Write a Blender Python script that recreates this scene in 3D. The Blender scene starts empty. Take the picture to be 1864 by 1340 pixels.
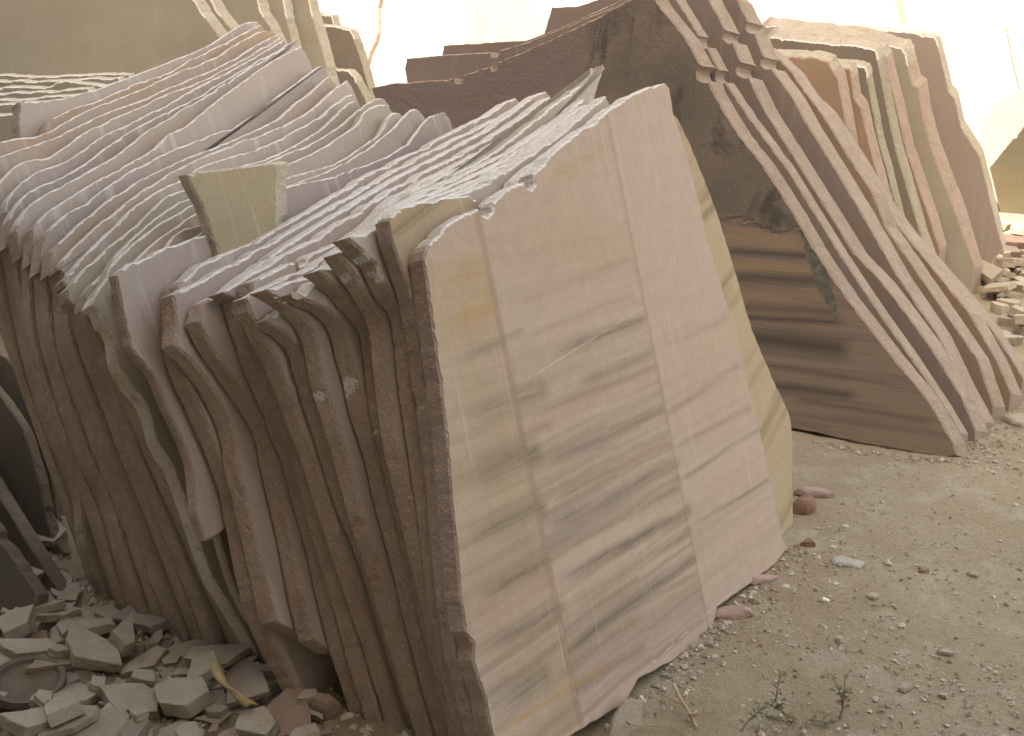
import bpy, bmesh, math, random
from mathutils import Vector, Matrix, noise
R = math.radians
S = bpy.context.scene
COL = S.collection

# ------------------------------------------------------------------ camera, sky, sun, exposure
CAM_Z, PITCH, FPX, W_PX, H_PX = 1.70, 20.0, 2000.0, 1864.0, 1340.0
cd = bpy.data.cameras.new('camera'); cam = bpy.data.objects.new('camera', cd); COL.objects.link(cam)
cam.location = (0, 0, CAM_Z); cam.rotation_euler = (R(90 - PITCH), 0, 0)
cd.sensor_fit = 'HORIZONTAL'; cd.sensor_width = 36.0; cd.lens = 36.0 * FPX / W_PX
cd.clip_start = 0.05; cd.clip_end = 400
S.camera = cam
SUN_EL, SUN_AZ = 58.0, 196.0            # azimuth clockwise from +Y: the sun stands behind the camera, a little to its left
wd = bpy.data.worlds.new('World'); S.world = wd; wd.use_nodes = True
nt = wd.node_tree; bg = nt.nodes['Background']
sky = nt.nodes.new('ShaderNodeTexSky'); sky.sky_type = 'NISHITA'; sky.sun_disc = False
sky.sun_elevation = R(SUN_EL); sky.sun_rotation = R(SUN_AZ); sky.air_density = 1.0; sky.dust_density = 3.5; sky.ozone_density = 0.6
wb = nt.nodes.new('ShaderNodeMix'); wb.data_type = 'RGBA'; wb.blend_type = 'MULTIPLY'; wb.inputs[0].default_value = 1.0
wb.inputs[7].default_value = (1.0, 0.852, 0.648, 1)      # warm tint over the sky, in place of a white balance
nt.links.new(sky.outputs[0], wb.inputs[6]); nt.links.new(wb.outputs[2], bg.inputs[0]); bg.inputs[1].default_value = 0.15
sl = bpy.data.lights.new('sun', 'SUN'); sl.energy = 3.2; sl.angle = R(0.5); sl.color = (1.0, 0.95, 0.86)
so = bpy.data.objects.new('sun', sl); COL.objects.link(so)
sd = Vector((math.sin(R(SUN_AZ)) * math.cos(R(SUN_EL)), math.cos(R(SUN_AZ)) * math.cos(R(SUN_EL)), math.sin(R(SUN_EL))))
so.rotation_euler = sd.to_track_quat('Z', 'Y').to_euler(); so.location = (-4, -14, 24)
S.view_settings.view_transform = 'Standard'; S.view_settings.look = 'None'
S.view_settings.exposure = 2.5; S.view_settings.gamma = 1.0
S.cycles.max_bounces = 8; S.cycles.diffuse_bounces = 4; S.cycles.use_denoising = True
rnd = random.Random(7)

# ------------------------------------------------------------------ helpers
cP, sP = math.cos(R(PITCH)), math.sin(R(PITCH))
CAM = Vector((0, 0, CAM_Z))
def ray(x, y):
    rx, dy = (x - W_PX / 2) / FPX, (y - H_PX / 2) / FPX
    return Vector((rx, cP - sP * dy, -(sP + cP * dy)))
def ground(x, y, z=0.0):
    r = ray(x, y); return CAM + r * ((z - CAM_Z) / r.z)
def tag(o, label=None, cat=None, group=None, kind=None):
    if label: o['label'] = label
    if label and len(label.replace(',', ' ').split()) > 16: print('LONG', label)
    if cat: o['category'] = cat
    if group: o['group'] = group
    if cat: o['kind'] = 'thing'
    if kind: o['kind'] = kind
    return o
class Plane:
    """a leaning slab plane: origin on the ground, d runs along the slab, b points into the stack, up runs up the slope"""
    def __init__(s, origin, d, alpha):
        d = Vector((d[0], d[1], 0)).normalized(); b0 = Vector((-d.y, d.x, 0))
        s.d = d; a = R(alpha); s.up = b0 * math.sin(a) + Vector((0, 0, 1)) * math.cos(a)
        s.b = s.d.cross(s.up) * -1.0
        if s.b.dot(b0) < 0: s.b = -s.b
        s.o = Vector(origin); s.b0 = b0; s.alpha = alpha
    def off(s, dist, dalpha=0.0):
        return Plane(s.o + s.b0 * dist, s.d, s.alpha + dalpha)
    def uv(s, x, y, w=0.0):
        r = ray(x, y); o = s.o + s.b * w
        t = (o - CAM).dot(s.b) / r.dot(s.b); p = CAM + r * t - o
        return (p.dot(s.d), p.dot(s.up))
    def mat(s):
        m = Matrix.Identity(4)
        for i, v in enumerate((s.d, s.b, s.up)): m[0][i], m[1][i], m[2][i] = v
        m.translation = s.o; return m
def crom(pts, n=4):
    if len(pts) < 3: return list(pts)
    P = [pts[0]] + list(pts) + [pts[-1]]; out = []
    for i in range(1, len(P) - 2):
        a, b, c, d = P[i - 1], P[i], P[i + 1], P[i + 2]
        for k in range(n):
            t = k / n; t2 = t * t; t3 = t2 * t
            out.append(tuple(0.5 * (2 * b[j] + (c[j] - a[j]) * t + (2 * a[j] - 5 * b[j] + 4 * c[j] - d[j]) * t2 + (3 * b[j] - a[j] - 3 * c[j] + d[j]) * t3) for j in (0, 1)))
    out.append(pts[-1]); return out
def resample(pts, h):
    out = [pts[0]]
    for a, b in zip(pts, pts[1:]):
        L = math.hypot(b[0] - a[0], b[1] - a[1]); n = max(1, int(round(L / h)))
        for k in range(1, n + 1): out.append((a[0] + (b[0] - a[0]) * k / n, a[1] + (b[1] - a[1]) * k / n))
    return out
def fnoise(x, y, z):
    return noise.noise((x, y, z)) + 0.5 * noise.noise((2.1 * x, 2.1 * y, 2.1 * z + 5)) + 0.25 * noise.noise((4.3 * x, 4.3 * y, 4.3 * z + 9))

def slab_mesh(name, pieces, t, mats, seed=0, chamfer=0.005, nr=3, backshift=None):
    """pieces: list of (uv polyline, step, roughness, material index); the front face lies at y=0, the back at y=t"""
    P, M, A = [], [], []
    for pts, h, amp, mi in pieces:
        q = resample(pts, h)
        if P and math.hypot(P[-1][0] - q[0][0], P[-1][1] - q[0][1]) < 1e-6: q = q[1:]
        for p in q: P.append(p); M.append(mi); A.append(amp)
    while len(P) > 3 and math.hypot(P[-1][0] - P[0][0], P[-1][1] - P[0][1]) < 1e-4: P.pop(); M.pop(); A.pop()
    area = sum(a[0] * b[1] - b[0] * a[1] for a, b in zip(P, P[1:] + P[:1]))
    if area < 0:
        P.reverse(); M.reverse(); A.reverse(); M = M[1:] + M[:1]
    n = len(P); N = []
    for i in range(n):
        a, b = P[i - 1], P[(i + 1) % n]; tx, ty = b[0] - a[0], b[1] - a[1]; L = math.hypot(tx, ty) or 1
        N.append((ty / L, -tx / L))
    sx = seed * 3.17; JAG = [rnd.uniform(-0.3, 0.3) for _ in range(n)]
    def pt(i, w, inset, amp):
        u, v = P[i]; nx, ny = N[i]
        e = A[i] * (0.5 * fnoise(u * 11 + sx, v * 11, sx) + JAG[i]) + amp * A[i] * fnoise(u * 55 + sx, w * 55, v * 55)
        k = noise.noise((u * 23 + sx, v * 23, sx * 2))
        if M[i] == 1:
            e *= 0.75
            q = math.sin(math.floor((u + 0.37 * v) / 0.061 + seed * 0.61) * 12.9898 + seed * 78.233) * 43758.5453; q -= math.floor(q)
            if q > 0.7: e -= A[i] * (q - 0.62) * 4.0
        if k > 0.38: e -= A[i] * min(1.6, (k - 0.38) * 9)
        e = max(-3.4 * A[i], min(3 * A[i], e)) - inset
        bs = (0, 0) if backshift is None else backshift(u, v, w / t)
        return (u + nx * e + bs[0], w, v + ny * e + bs[1])
    ch = min(chamfer, t * 0.2)
    lv = [(0.0, ch, 0.25)] + [(ch + (t - 2 * ch) * k / nr, 0.0, 0.2 + 0.7 * (0 < k < nr)) for k in range(nr + 1)] + [(t, ch, 0.25)]
    bm = bmesh.new(); rings = []
    for w, ins, amp in lv:
        rings.append([bm.verts.new(pt(i, w, ins * (0.5 + 0.9 * rnd.random()), amp)) for i in range(n)])
    f = bm.faces.new(rings[0]); f.material_index = 0
    f = bm.faces.new(list(reversed(rings[-1]))); f.material_index = 0
    for k in range(len(rings) - 1):
        a, b = rings[k], rings[k + 1]
        for i in range(n):
            j = (i + 1) % n
            f = bm.faces.new((a[j], a[i], b[i], b[j])); f.material_index = 3 if k in (0, len(rings) - 2) and M[j] == 1 else M[j]
    bmesh.ops.recalc_face_normals(bm, faces=bm.faces[:])
    me = bpy.data.meshes.new(name); bm.to_mesh(me); bm.free()
    for m in mats: me.materials.append(m)
    return me
def mk(name, me, matrix=None):
    o = bpy.data.objects.new(name, me); COL.objects.link(o)
    if matrix is not None: o.matrix_world = matrix
    return o
def slab(pl, left, top, right, t, mats, label, group, seed, bottom=None, cat='stone slab', name='stone_slab', ra=(0.0022, 0.0045, 0.003), h=0.014, smooth=True, nobase=False, vb=-0.02, shear=None):
    """left / top / right / bottom are outlines seen on the slab's own plane; what lies hidden runs down to the ground"""
    conv = lambda q: [pl.uv(*p) for p in q]
    cr = crom if smooth else (lambda q: list(q))
    L, T, Rr = conv(left), conv(top), conv(right)
    L = cr(L); T = cr(T); Rr = cr(Rr) if Rr else []
    up = list(reversed(L)); pieces = []
    if L: pieces.append((up + [T[0]], h, ra[0], 2))
    pieces.append((T + (Rr[:1] if Rr else []), h, ra[1], 1))
    if Rr: pieces.append((Rr, h * 1.3, ra[2], 2))
    e = (Rr or T)[-1]; s0 = (up or T)[0]
    if nobase:
        B = [e] + (conv(bottom) if bottom else []) + [s0]
    else:
        B = [e, (e[0], vb), (s0[0], vb), s0] if not bottom else [e] + conv(bottom) + [s0]
    pieces.append((B, 0.03 if bottom else 0.07, ra[0], 2))
    bs = None if not shear else (lambda u, v, k: (shear[0] * k, shear[1] * k * max(0.0, min(1.0, v / 0.4))))
    me = slab_mesh(name, pieces, t, mats, seed, backshift=bs)
    return tag(mk(name, me, pl.mat()), label, cat, group)

# ------------------------------------------------------------------ materials
class NB:
    def __init__(s, name):
        s.m = bpy.data.materials.new(name); s.m.use_nodes = True; s.t = s.m.node_tree; s.n = s.t.nodes
        s.b = s.n['Principled BSDF']; s.b.inputs['Roughness'].default_value = 0.88
        s.b.inputs['Specular IOR Level'].default_value = 0.25
    def node(s, typ, **k):
        q = s.n.new(typ)
        for a, v in k.items(): setattr(q, a, v)
        return q
    def link(s, a, b): s.t.links.new(a, b)
    def setin(s, sock, v):
        if hasattr(v, 'links') or isinstance(v, bpy.types.NodeSocket): s.link(v, sock)
        else: sock.default_value = v
    def math(s, op, a, b=0.0, c=None, clamp=False):
        q = s.node('ShaderNodeMath', operation=op, use_clamp=clamp); s.setin(q.inputs[0], a); s.setin(q.inputs[1], b)
        if c is not None: s.setin(q.inputs[2], c)
        return q.outputs[0]
    def sep(s, v):
        q = s.node('ShaderNodeSeparateXYZ'); s.link(v, q.inputs[0]); return q.outputs
    def comb(s, x, y, z):
        q = s.node('ShaderNodeCombineXYZ')
        for i, v in enumerate((x, y, z)): s.setin(q.inputs[i], v)
        return q.outputs[0]
    def scale(s, v, sc):
        q = s.node('ShaderNodeMapping'); s.link(v, q.inputs[0]); q.inputs['Scale'].default_value = sc; return q.outputs[0]
    def noise(s, v, scale, detail=4, rough=0.55, dist=0.0):
        q = s.node('ShaderNodeTexNoise'); s.link(v, q.inputs['Vector'])
        q.inputs['Scale'].default_value = scale; q.inputs['Detail'].default_value = detail
        q.inputs['Roughness'].default_value = rough; q.inputs['Distortion'].default_value = dist; return q.outputs['Fac']
    def ramp(s, f, stops, interp='LINEAR'):
        q = s.node('ShaderNodeValToRGB'); q.color_ramp.interpolation = interp; el = q.color_ramp.elements
        while len(el) < len(stops): el.new(0.5)
        for e, (p, c) in zip(el, stops):
            e.position = p; e.color = (c, c, c, 1) if isinstance(c, (int, float)) else (*c, 1)
        s.link(f, q.inputs[0]); return q.outputs[0]
    def step(s, f, a, b): return s.ramp(f, [(a, 0.0), (b, 1.0)])
    def mix(s, f, a, b, mode='MIX'):
        q = s.node('ShaderNodeMix', data_type='RGBA', blend_type=mode); s.setin(q.inputs['Factor'], f)
        for i, v in ((6, a), (7, b)):
            if isinstance(v, tuple): v = (*v, 1) if len(v) == 3 else v
            s.setin(q.inputs[i], v)
        return q.outputs[2]
    def coords(s, rand=True):
        o = s.node('ShaderNodeTexCoord').outputs['Object']
        if not rand: return o
        r = s.node('ShaderNodeObjectInfo').outputs['Random']
        q = s.node('ShaderNodeVectorMath', operation='ADD'); s.link(o, q.inputs[0])
        s.link(s.comb(s.math('MULTIPLY', r, 37.0), s.math('MULTIPLY', r, 11.0), s.math('MULTIPLY', r, 23.0)), q.inputs[1])
        return q.outputs[0]
    def band(s, x, z, p0, p1, w, soft0=0.12, soft1=0.02, wob=None):
        """a bedding band lying between two points of the slab's own plane"""
        sl_ = (p1[1] - p0[1]) / (p1[0] - p0[0])
        d = s.math('SUBTRACT', s.math('SUBTRACT', z, p0[1]), s.math('MULTIPLY', s.math('SUBTRACT', x, p0[0]), sl_))
        if wob is not None: d = s.math('ADD', d, wob)
        m = s.math('SUBTRACT', 1.0, s.math('DIVIDE', s.math('ABSOLUTE', d), w), clamp=True)
        a = s.math('DIVIDE', s.math('SUBTRACT', x, p0[0]), soft0, clamp=True); e = s.math('DIVIDE', s.math('SUBTRACT', p1[0], x), soft1, clamp=True)
        return s.math('MULTIPLY', s.math('MULTIPLY', m, a), e)
    def bump(s, hgt, strength, dist):
        q = s.node('ShaderNodeBump'); q.inputs['Strength'].default_value = strength; q.inputs['Distance'].default_value = dist
        s.link(hgt, q.inputs['Height']); s.link(q.outputs[0], s.b.inputs['Normal'])
    def done(s, col): s.setin(s.b.inputs['Base Color'], col); return s.m
def grain(b, v, col, amt=0.16, sc=240):
    g = b.noise(v, sc, 3, 0.7)
    return b.mix(1.0, col, b.ramp(g, [(0.25, 1 - amt), (0.75, 1 + amt * 0.6)]), 'MULTIPLY')

def face_mat(name, c1, c2, cb, band=0.5, tilt=0.15, bscale=9, streak=0.25, pale=(0.7, 0.63, 0.56)):
    """sawn sandstone: soft colour drift, bedding bands, saw streaks with stone powder"""
    b = NB(name); v = b.coords(); x, y, z = b.sep(v)
    c = b.mix(b.step(b.noise(v, 2.2, 5, 0.6), 0.35, 0.65), c1, c2)
    zz = b.math('ADD', z, b.math('MULTIPLY', x, -tilt))
    bn = b.noise(b.comb(b.math('MULTIPLY', x, 0.55), y, b.math('MULTIPLY', zz, bscale)), 1.0, 5, 0.6, 0.3)
    c = b.mix(b.math('MULTIPLY', b.step(bn, 0.5, 0.72), band), c, cb)
    st = b.noise(b.scale(v, (34, 1, 1.6)), 1.0, 3, 0.7)
    st2 = b.noise(v, 3.0, 3, 0.6)
    c = b.mix(b.math('MULTIPLY', b.math('MULTIPLY', b.step(st, 0.54, 0.68), b.step(st2, 0.4, 0.58)), streak), c, pale)
    c = grain(b, v, c)
    h = b.math('ADD', b.math('MULTIPLY', b.noise(v, 170, 4, 0.7), 0.5), b.noise(b.scale(v, (40, 1, 2)), 1.0, 3, 0.6))
    b.bump(h, 0.35, 0.0025)
    return b.done(c)
def edge_mat(name, c1, c2, cs, dust=0.35, bump=0.012, dustcol=(0.66, 0.6, 0.52)):
    """broken stone edge, grainy, with bruises of powder"""
    b = NB(name); v = b.coords()
    c = b.mix(b.step(b.noise(v, 9, 5, 0.65), 0.36, 0.64), c1, c2)
    c = b.mix(b.math('MULTIPLY', b.step(b.noise(v, 26, 4, 0.6), 0.55, 0.75), 0.55), c, cs)
    d = b.math('MULTIPLY', b.step(b.noise(v, 42, 6, 0.7), 0.5, 0.66), b.step(b.noise(v, 5, 3, 0.6), 0.42, 0.62))
    c = b.mix(b.math('MULTIPLY', d, dust), c, dustcol)
    c = grain(b, v, c, 0.3, 190)
    h = b.math('ADD', b.noise(v, 38, 6, 0.72), b.math('MULTIPLY', b.noise(v, 150, 3, 0.7), 0.5))
    b.bump(h, 0.75, bump)
    return b.done(c)
PINKBR = (0.30, 0.205, 0.15)
E_BROWN = edge_mat('weathered brown broken edge', (0.43, 0.315, 0.245), (0.51, 0.39, 0.31), (0.34, 0.235, 0.18), 0.25)
E_PURP = edge_mat('weathered purple broken edge', (0.42, 0.315, 0.255), (0.5, 0.385, 0.315), (0.33, 0.23, 0.185), 0.28)
E_FRESH = edge_mat('fresh pale broken edge plus skylight', (0.66, 0.575, 0.485), (0.73, 0.655, 0.57), (0.52, 0.41, 0.315), 0.8, 0.014, (0.78, 0.74, 0.68))  # dusty break on slab tops, made paler still to carry the skylight
E_FRESHY = edge_mat('fresh buff broken edge', (0.45, 0.395, 0.30), (0.52, 0.465, 0.37), (0.36, 0.29, 0.19), 0.6, 0.014, (0.72, 0.68, 0.58))
E_SPECK = edge_mat('speckled pale picked edge', (0.72, 0.61, 0.48), (0.85, 0.76, 0.64), (0.25, 0.18, 0.13), 0.95, 0.02, (0.82, 0.77, 0.66))
E_CPURP = edge_mat('rough mauve edge', (0.40, 0.31, 0.235), (0.46, 0.365, 0.285), (0.34, 0.25, 0.19), 0.35, 0.014, (0.58, 0.5, 0.43))
E_GREY = edge_mat('grey green broken edge', (0.34, 0.31, 0.22), (0.42, 0.38, 0.28), (0.24, 0.21, 0.15), 0.3)
RIM = edge_mat('chipped dusty arris', (0.76, 0.68, 0.59), (0.8, 0.74, 0.66), (0.66, 0.56, 0.46), 0.8, 0.006, (0.74, 0.7, 0.64))
RIMB = edge_mat('chipped brown arris', (0.40, 0.29, 0.21), (0.47, 0.36, 0.27), (0.33, 0.22, 0.16), 0.4, 0.006)
F_PINK = face_mat('sawn pink sandstone', (0.53, 0.44, 0.365), (0.48, 0.395, 0.335), (0.52, 0.39, 0.26), 0.5, 0.1, 9, 0.7)
F_MAUVE = face_mat('sawn mauve sandstone', (0.47, 0.385, 0.33), (0.42, 0.345, 0.30), (0.46, 0.35, 0.25), 0.35, 0.1, 9, 0.6)
F_ORANGE = face_mat('sawn pink sandstone with orange bands', (0.48, 0.39, 0.33), (0.47, 0.355, 0.25), (0.5, 0.31, 0.15), 0.7, 0.05, 5, 0.5)
F_BUFF = face_mat('sawn buff sandstone', (0.48, 0.42, 0.345), (0.44, 0.375, 0.295), (0.44, 0.34, 0.22), 0.5, 0.3, 9, 0.4)
F_DARK = face_mat('sawn dark purple sandstone', (0.25, 0.20, 0.17), (0.22, 0.175, 0.15), (0.28, 0.2, 0.13), 0.4, -0.05, 9, 0.08)
F_BROWN = face_mat('sawn brown sandstone', (0.31, 0.225, 0.16), (0.27, 0.19, 0.135), (0.32, 0.2, 0.1), 0.45, -0.05, 6, 0.08)
F_GREY = face_mat('sawn grey green sandstone', (0.36, 0.33, 0.26), (0.31, 0.285, 0.225), (0.30, 0.24, 0.15), 0.5, 0.05, 5, 0.06)
F_GREYD = face_mat('sawn dark grey sandstone', (0.22, 0.19, 0.15), (0.18, 0.155, 0.13), (0.2, 0.15, 0.1), 0.3, 0.05, 9, 0.06)
F_CREAM = face_mat('sawn cream sandstone', (0.40, 0.335, 0.24), (0.36, 0.29, 0.2), (0.36, 0.27, 0.15), 0.5, 0.05)

def bruise_mat(name, base, spots):
    """a weathered edge with white crushed bruises at given places on that slab"""
    m = base.copy(); m.name = name; b = NB.__new__(NB); b.m = m; b.t = m.node_tree; b.n = b.t.nodes; b.b = b.n['Principled BSDF']
    lk = b.b.inputs['Base Color'].links[0].from_socket; v = b.coords(False); x, y, z = b.sep(v); c = lk
    wob = b.math('MULTIPLY', b.math('SUBTRACT', b.noise(v, 45, 5, 0.75), 0.5), 0.05); n2 = b.step(b.noise(v, 90, 4, 0.7), 0.36, 0.5)
    for u, w, r in spots:
        d = b.math('SQRT', b.math('ADD', b.math('POWER', b.math('ABSOLUTE', b.math('SUBTRACT', x, u)), 2.0), b.math('POWER', b.math('ABSOLUTE', b.math('SUBTRACT', z, w)), 2.0)))
        c = b.mix(b.math('MULTIPLY', b.math('LESS_THAN', b.math('ADD', d, wob), r), n2), c, (0.74, 0.69, 0.62))
    b.link(c, b.b.inputs['Base Color']); return m
def front_mat():
    """the big front slab: bedding bands broken by saw steps, paler pink strip at the right"""
    b = NB('banded front slab face'); v = b.coords(False); x, y, z = b.sep(v)
    wob = b.math('MULTIPLY', b.math('SUBTRACT', b.noise(v, 1.6, 3), 0.5), 0.05)
    sx = b.math('ADD', x, b.math('MULTIPLY', z, SAW))                     # constant along the saw lines
    z1 = b.math('GREATER_THAN', sx, Z1); z2 = b.math('GREATER_THAN', sx, Z2); z3 = b.math('GREATER_THAN', sx, Z3); zb = b.math('GREATER_THAN', sx, Z1B)
    jump = b.math('ADD', b.math('MULTIPLY', z1, 0.037), b.math('ADD', b.math('MULTIPLY', z2, 0.06), b.math('MULTIPLY', zb, 0.008)))
    t = b.math('ADD', b.math('SUBTRACT', z, b.math('MULTIPLY', x, BED)), b.math('ADD', wob, jump))
    xs = b.math('ADD', b.math('MULTIPLY', x, 0.7), b.math('ADD', b.math('MULTIPLY', b.math('ADD', z1, z2), 0.35), b.math('MULTIPLY', zb, 0.05)))
    big = b.noise(b.comb(xs, 0.0, b.math('MULTIPLY', t, 3.2)), 1.0, 2, 0.5)
    med = b.noise(b.comb(xs, 3.0, b.math('MULTIPLY', t, 13.0)), 1.0, 4, 0.55, 0.0)
    fine = b.noise(b.comb(xs, 7.0, b.math('MULTIPLY', t, 38.0)), 1.0, 2, 0.5, 0.0)
    pink = (0.50, 0.385, 0.305)
    c = b.mix(b.step(b.noise(v, 1.7, 4), 0.36, 0.64), (0.50, 0.39, 0.30), pink)
    c = b.mix(b.math('MULTIPLY', b.step(big, 0.47, 0.66), 0.28), c, (0.45, 0.315, 0.165))
    lo = b.ramp(b.math('MULTIPLY', z, 0.6), [(0.18, 1.0), (0.44, 0.62), (0.62, 0.12)])
    mid = b.math('SUBTRACT', 1.0, b.math('MULTIPLY', z2, 0.5))
    k = b.math('MULTIPLY', lo, mid)
    c = b.mix(b.math('MULTIPLY', b.math('MULTIPLY', b.step(med, 0.44, 0.68), k), 0.45), c, (0.20, 0.16, 0.105))
    c = b.mix(b.math('MULTIPLY', b.math('MULTIPLY', b.step(fine, 0.46, 0.68), k), 0.62), c, (0.26, 0.205, 0.145))
    c = b.mix(b.math('MULTIPLY', b.math('MULTIPLY', b.step(b.noise(b.comb(xs, 12.0, b.math('MULTIPLY', t, 7.0)), 1.0, 2), 0.52, 0.68), lo), 0.5), c, (0.43, 0.28, 0.23))
    # tan left strip, plain pink strip on the right
    tanl = b.math('MULTIPLY', b.math('SUBTRACT', 1.0, z1), b.step(b.noise(v, 3.1, 3), 0.3, 0.6))
    c = b.mix(b.math('MULTIPLY', tanl, 0.3), c, (0.40, 0.28, 0.14))
    c = b.mix(b.math('MULTIPLY', z2, 0.45), c, (0.52, 0.40, 0.32))
    c = b.mix(b.math('MULTIPLY', z3, 0.35), c, (0.46, 0.345, 0.28))
    bw = b.math('MULTIPLY', b.math('SUBTRACT', b.noise(b.comb(b.math('MULTIPLY', x, 3.0), 5.0, b.math('MULTIPLY', z, 9.0)), 1.0, 3), 0.5), 0.026)
    brk = b.ramp(b.noise(b.comb(b.math('MULTIPLY', x, 3.0), 2.0, b.math('MULTIPLY', t, 55.0)), 1.0, 5, 0.7), [(0.32, 0.12), (0.62, 1.0)])
    DK, OL, BR, GD = (0.19, 0.15, 0.105), (0.20, 0.17, 0.11), (0.29, 0.20, 0.135), (0.46, 0.29, 0.10)
    for q0, q1, w, col, a_ in FB:
        c = b.mix(b.math('MULTIPLY', b.math('MULTIPLY', b.band(x, z, q0, q1, w, 0.10, 0.03, bw), brk), a_), c, {'D': DK, 'O': OL, 'B': BR, 'G': GD}[col])
    # saw powder streaks along the cut and dark saw steps
    al = b.comb(b.math('MULTIPLY', sx, 46.0), 0.0, b.math('MULTIPLY', z, 0.9))
    st = b.noise(al, 1.0, 2, 0.6)
    c = b.mix(b.math('MULTIPLY', b.math('MULTIPLY', b.step(st, 0.6, 0.74), b.step(b.noise(v, 2.6, 3), 0.42, 0.6)), 0.42), c, (0.66, 0.58, 0.48))
    sc = b.noise(b.comb(b.math('MULTIPLY', sx, 130.0), 0.0, b.math('MULTIPLY', z, 1.6)), 1.0, 1, 0.5)
    c = b.mix(b.math('MULTIPLY', b.math('MULTIPLY', b.step(sc, 0.74, 0.78), b.step(b.noise(v, 4.6, 2), 0.5, 0.6)), 0.7), c, (0.74, 0.66, 0.55))
    for Z, w, a in ((Z1, 0.012, 0.35), (Z2, 0.008, 0.25)):
        ln = b.math('LESS_THAN', b.math('ABSOLUTE', b.math('SUBTRACT', sx, Z - w * 0.5)), w)
        c = b.mix(b.math('MULTIPLY', ln, a), c, (0.30, 0.20, 0.14))
    # a bright scratch across, along the bedding
    for z0, x0, x1, sl_ in SCR:
        dd = b.math('ABSOLUTE', b.math('SUBTRACT', b.math('SUBTRACT', z, b.math('MULTIPLY', b.math('SUBTRACT', x, x0), sl_)), z0))
        on = b.math('MULTIPLY', b.math('LESS_THAN', dd, 0.0017), b.math('MULTIPLY', b.math('GREATER_THAN', x, x0), b.math('LESS_THAN', x, x1)))
        c = b.mix(b.math('MULTIPLY', on, b.math('MULTIPLY', b.step(b.noise(v, 26, 4), 0.42, 0.6), 0.75)), c, (0.66, 0.58, 0.47))
    c = b.mix(1.0, c, b.ramp(b.noise(v, 22, 6, 0.7), [(0.3, 0.93), (0.7, 1.05)]), 'MULTIPLY')
    pit = b.step(b.noise(v, 75, 3, 0.6), 0.70, 0.76)
    c = b.mix(b.math('MULTIPLY', pit, 0.35), c, (0.27, 0.2, 0.14))
    c = grain(b, v, c, 0.2)
    stp = b.math('MULTIPLY', b.math('ADD', z1, b.math('ADD', z2, z3)), 0.6)
    h = b.math('ADD', b.math('MULTIPLY', b.noise(v, 160, 4, 0.7), 0.4), b.math('ADD', st, stp))
    b.bump(h, 0.35, 0.003)
    return b.done(c)
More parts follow.
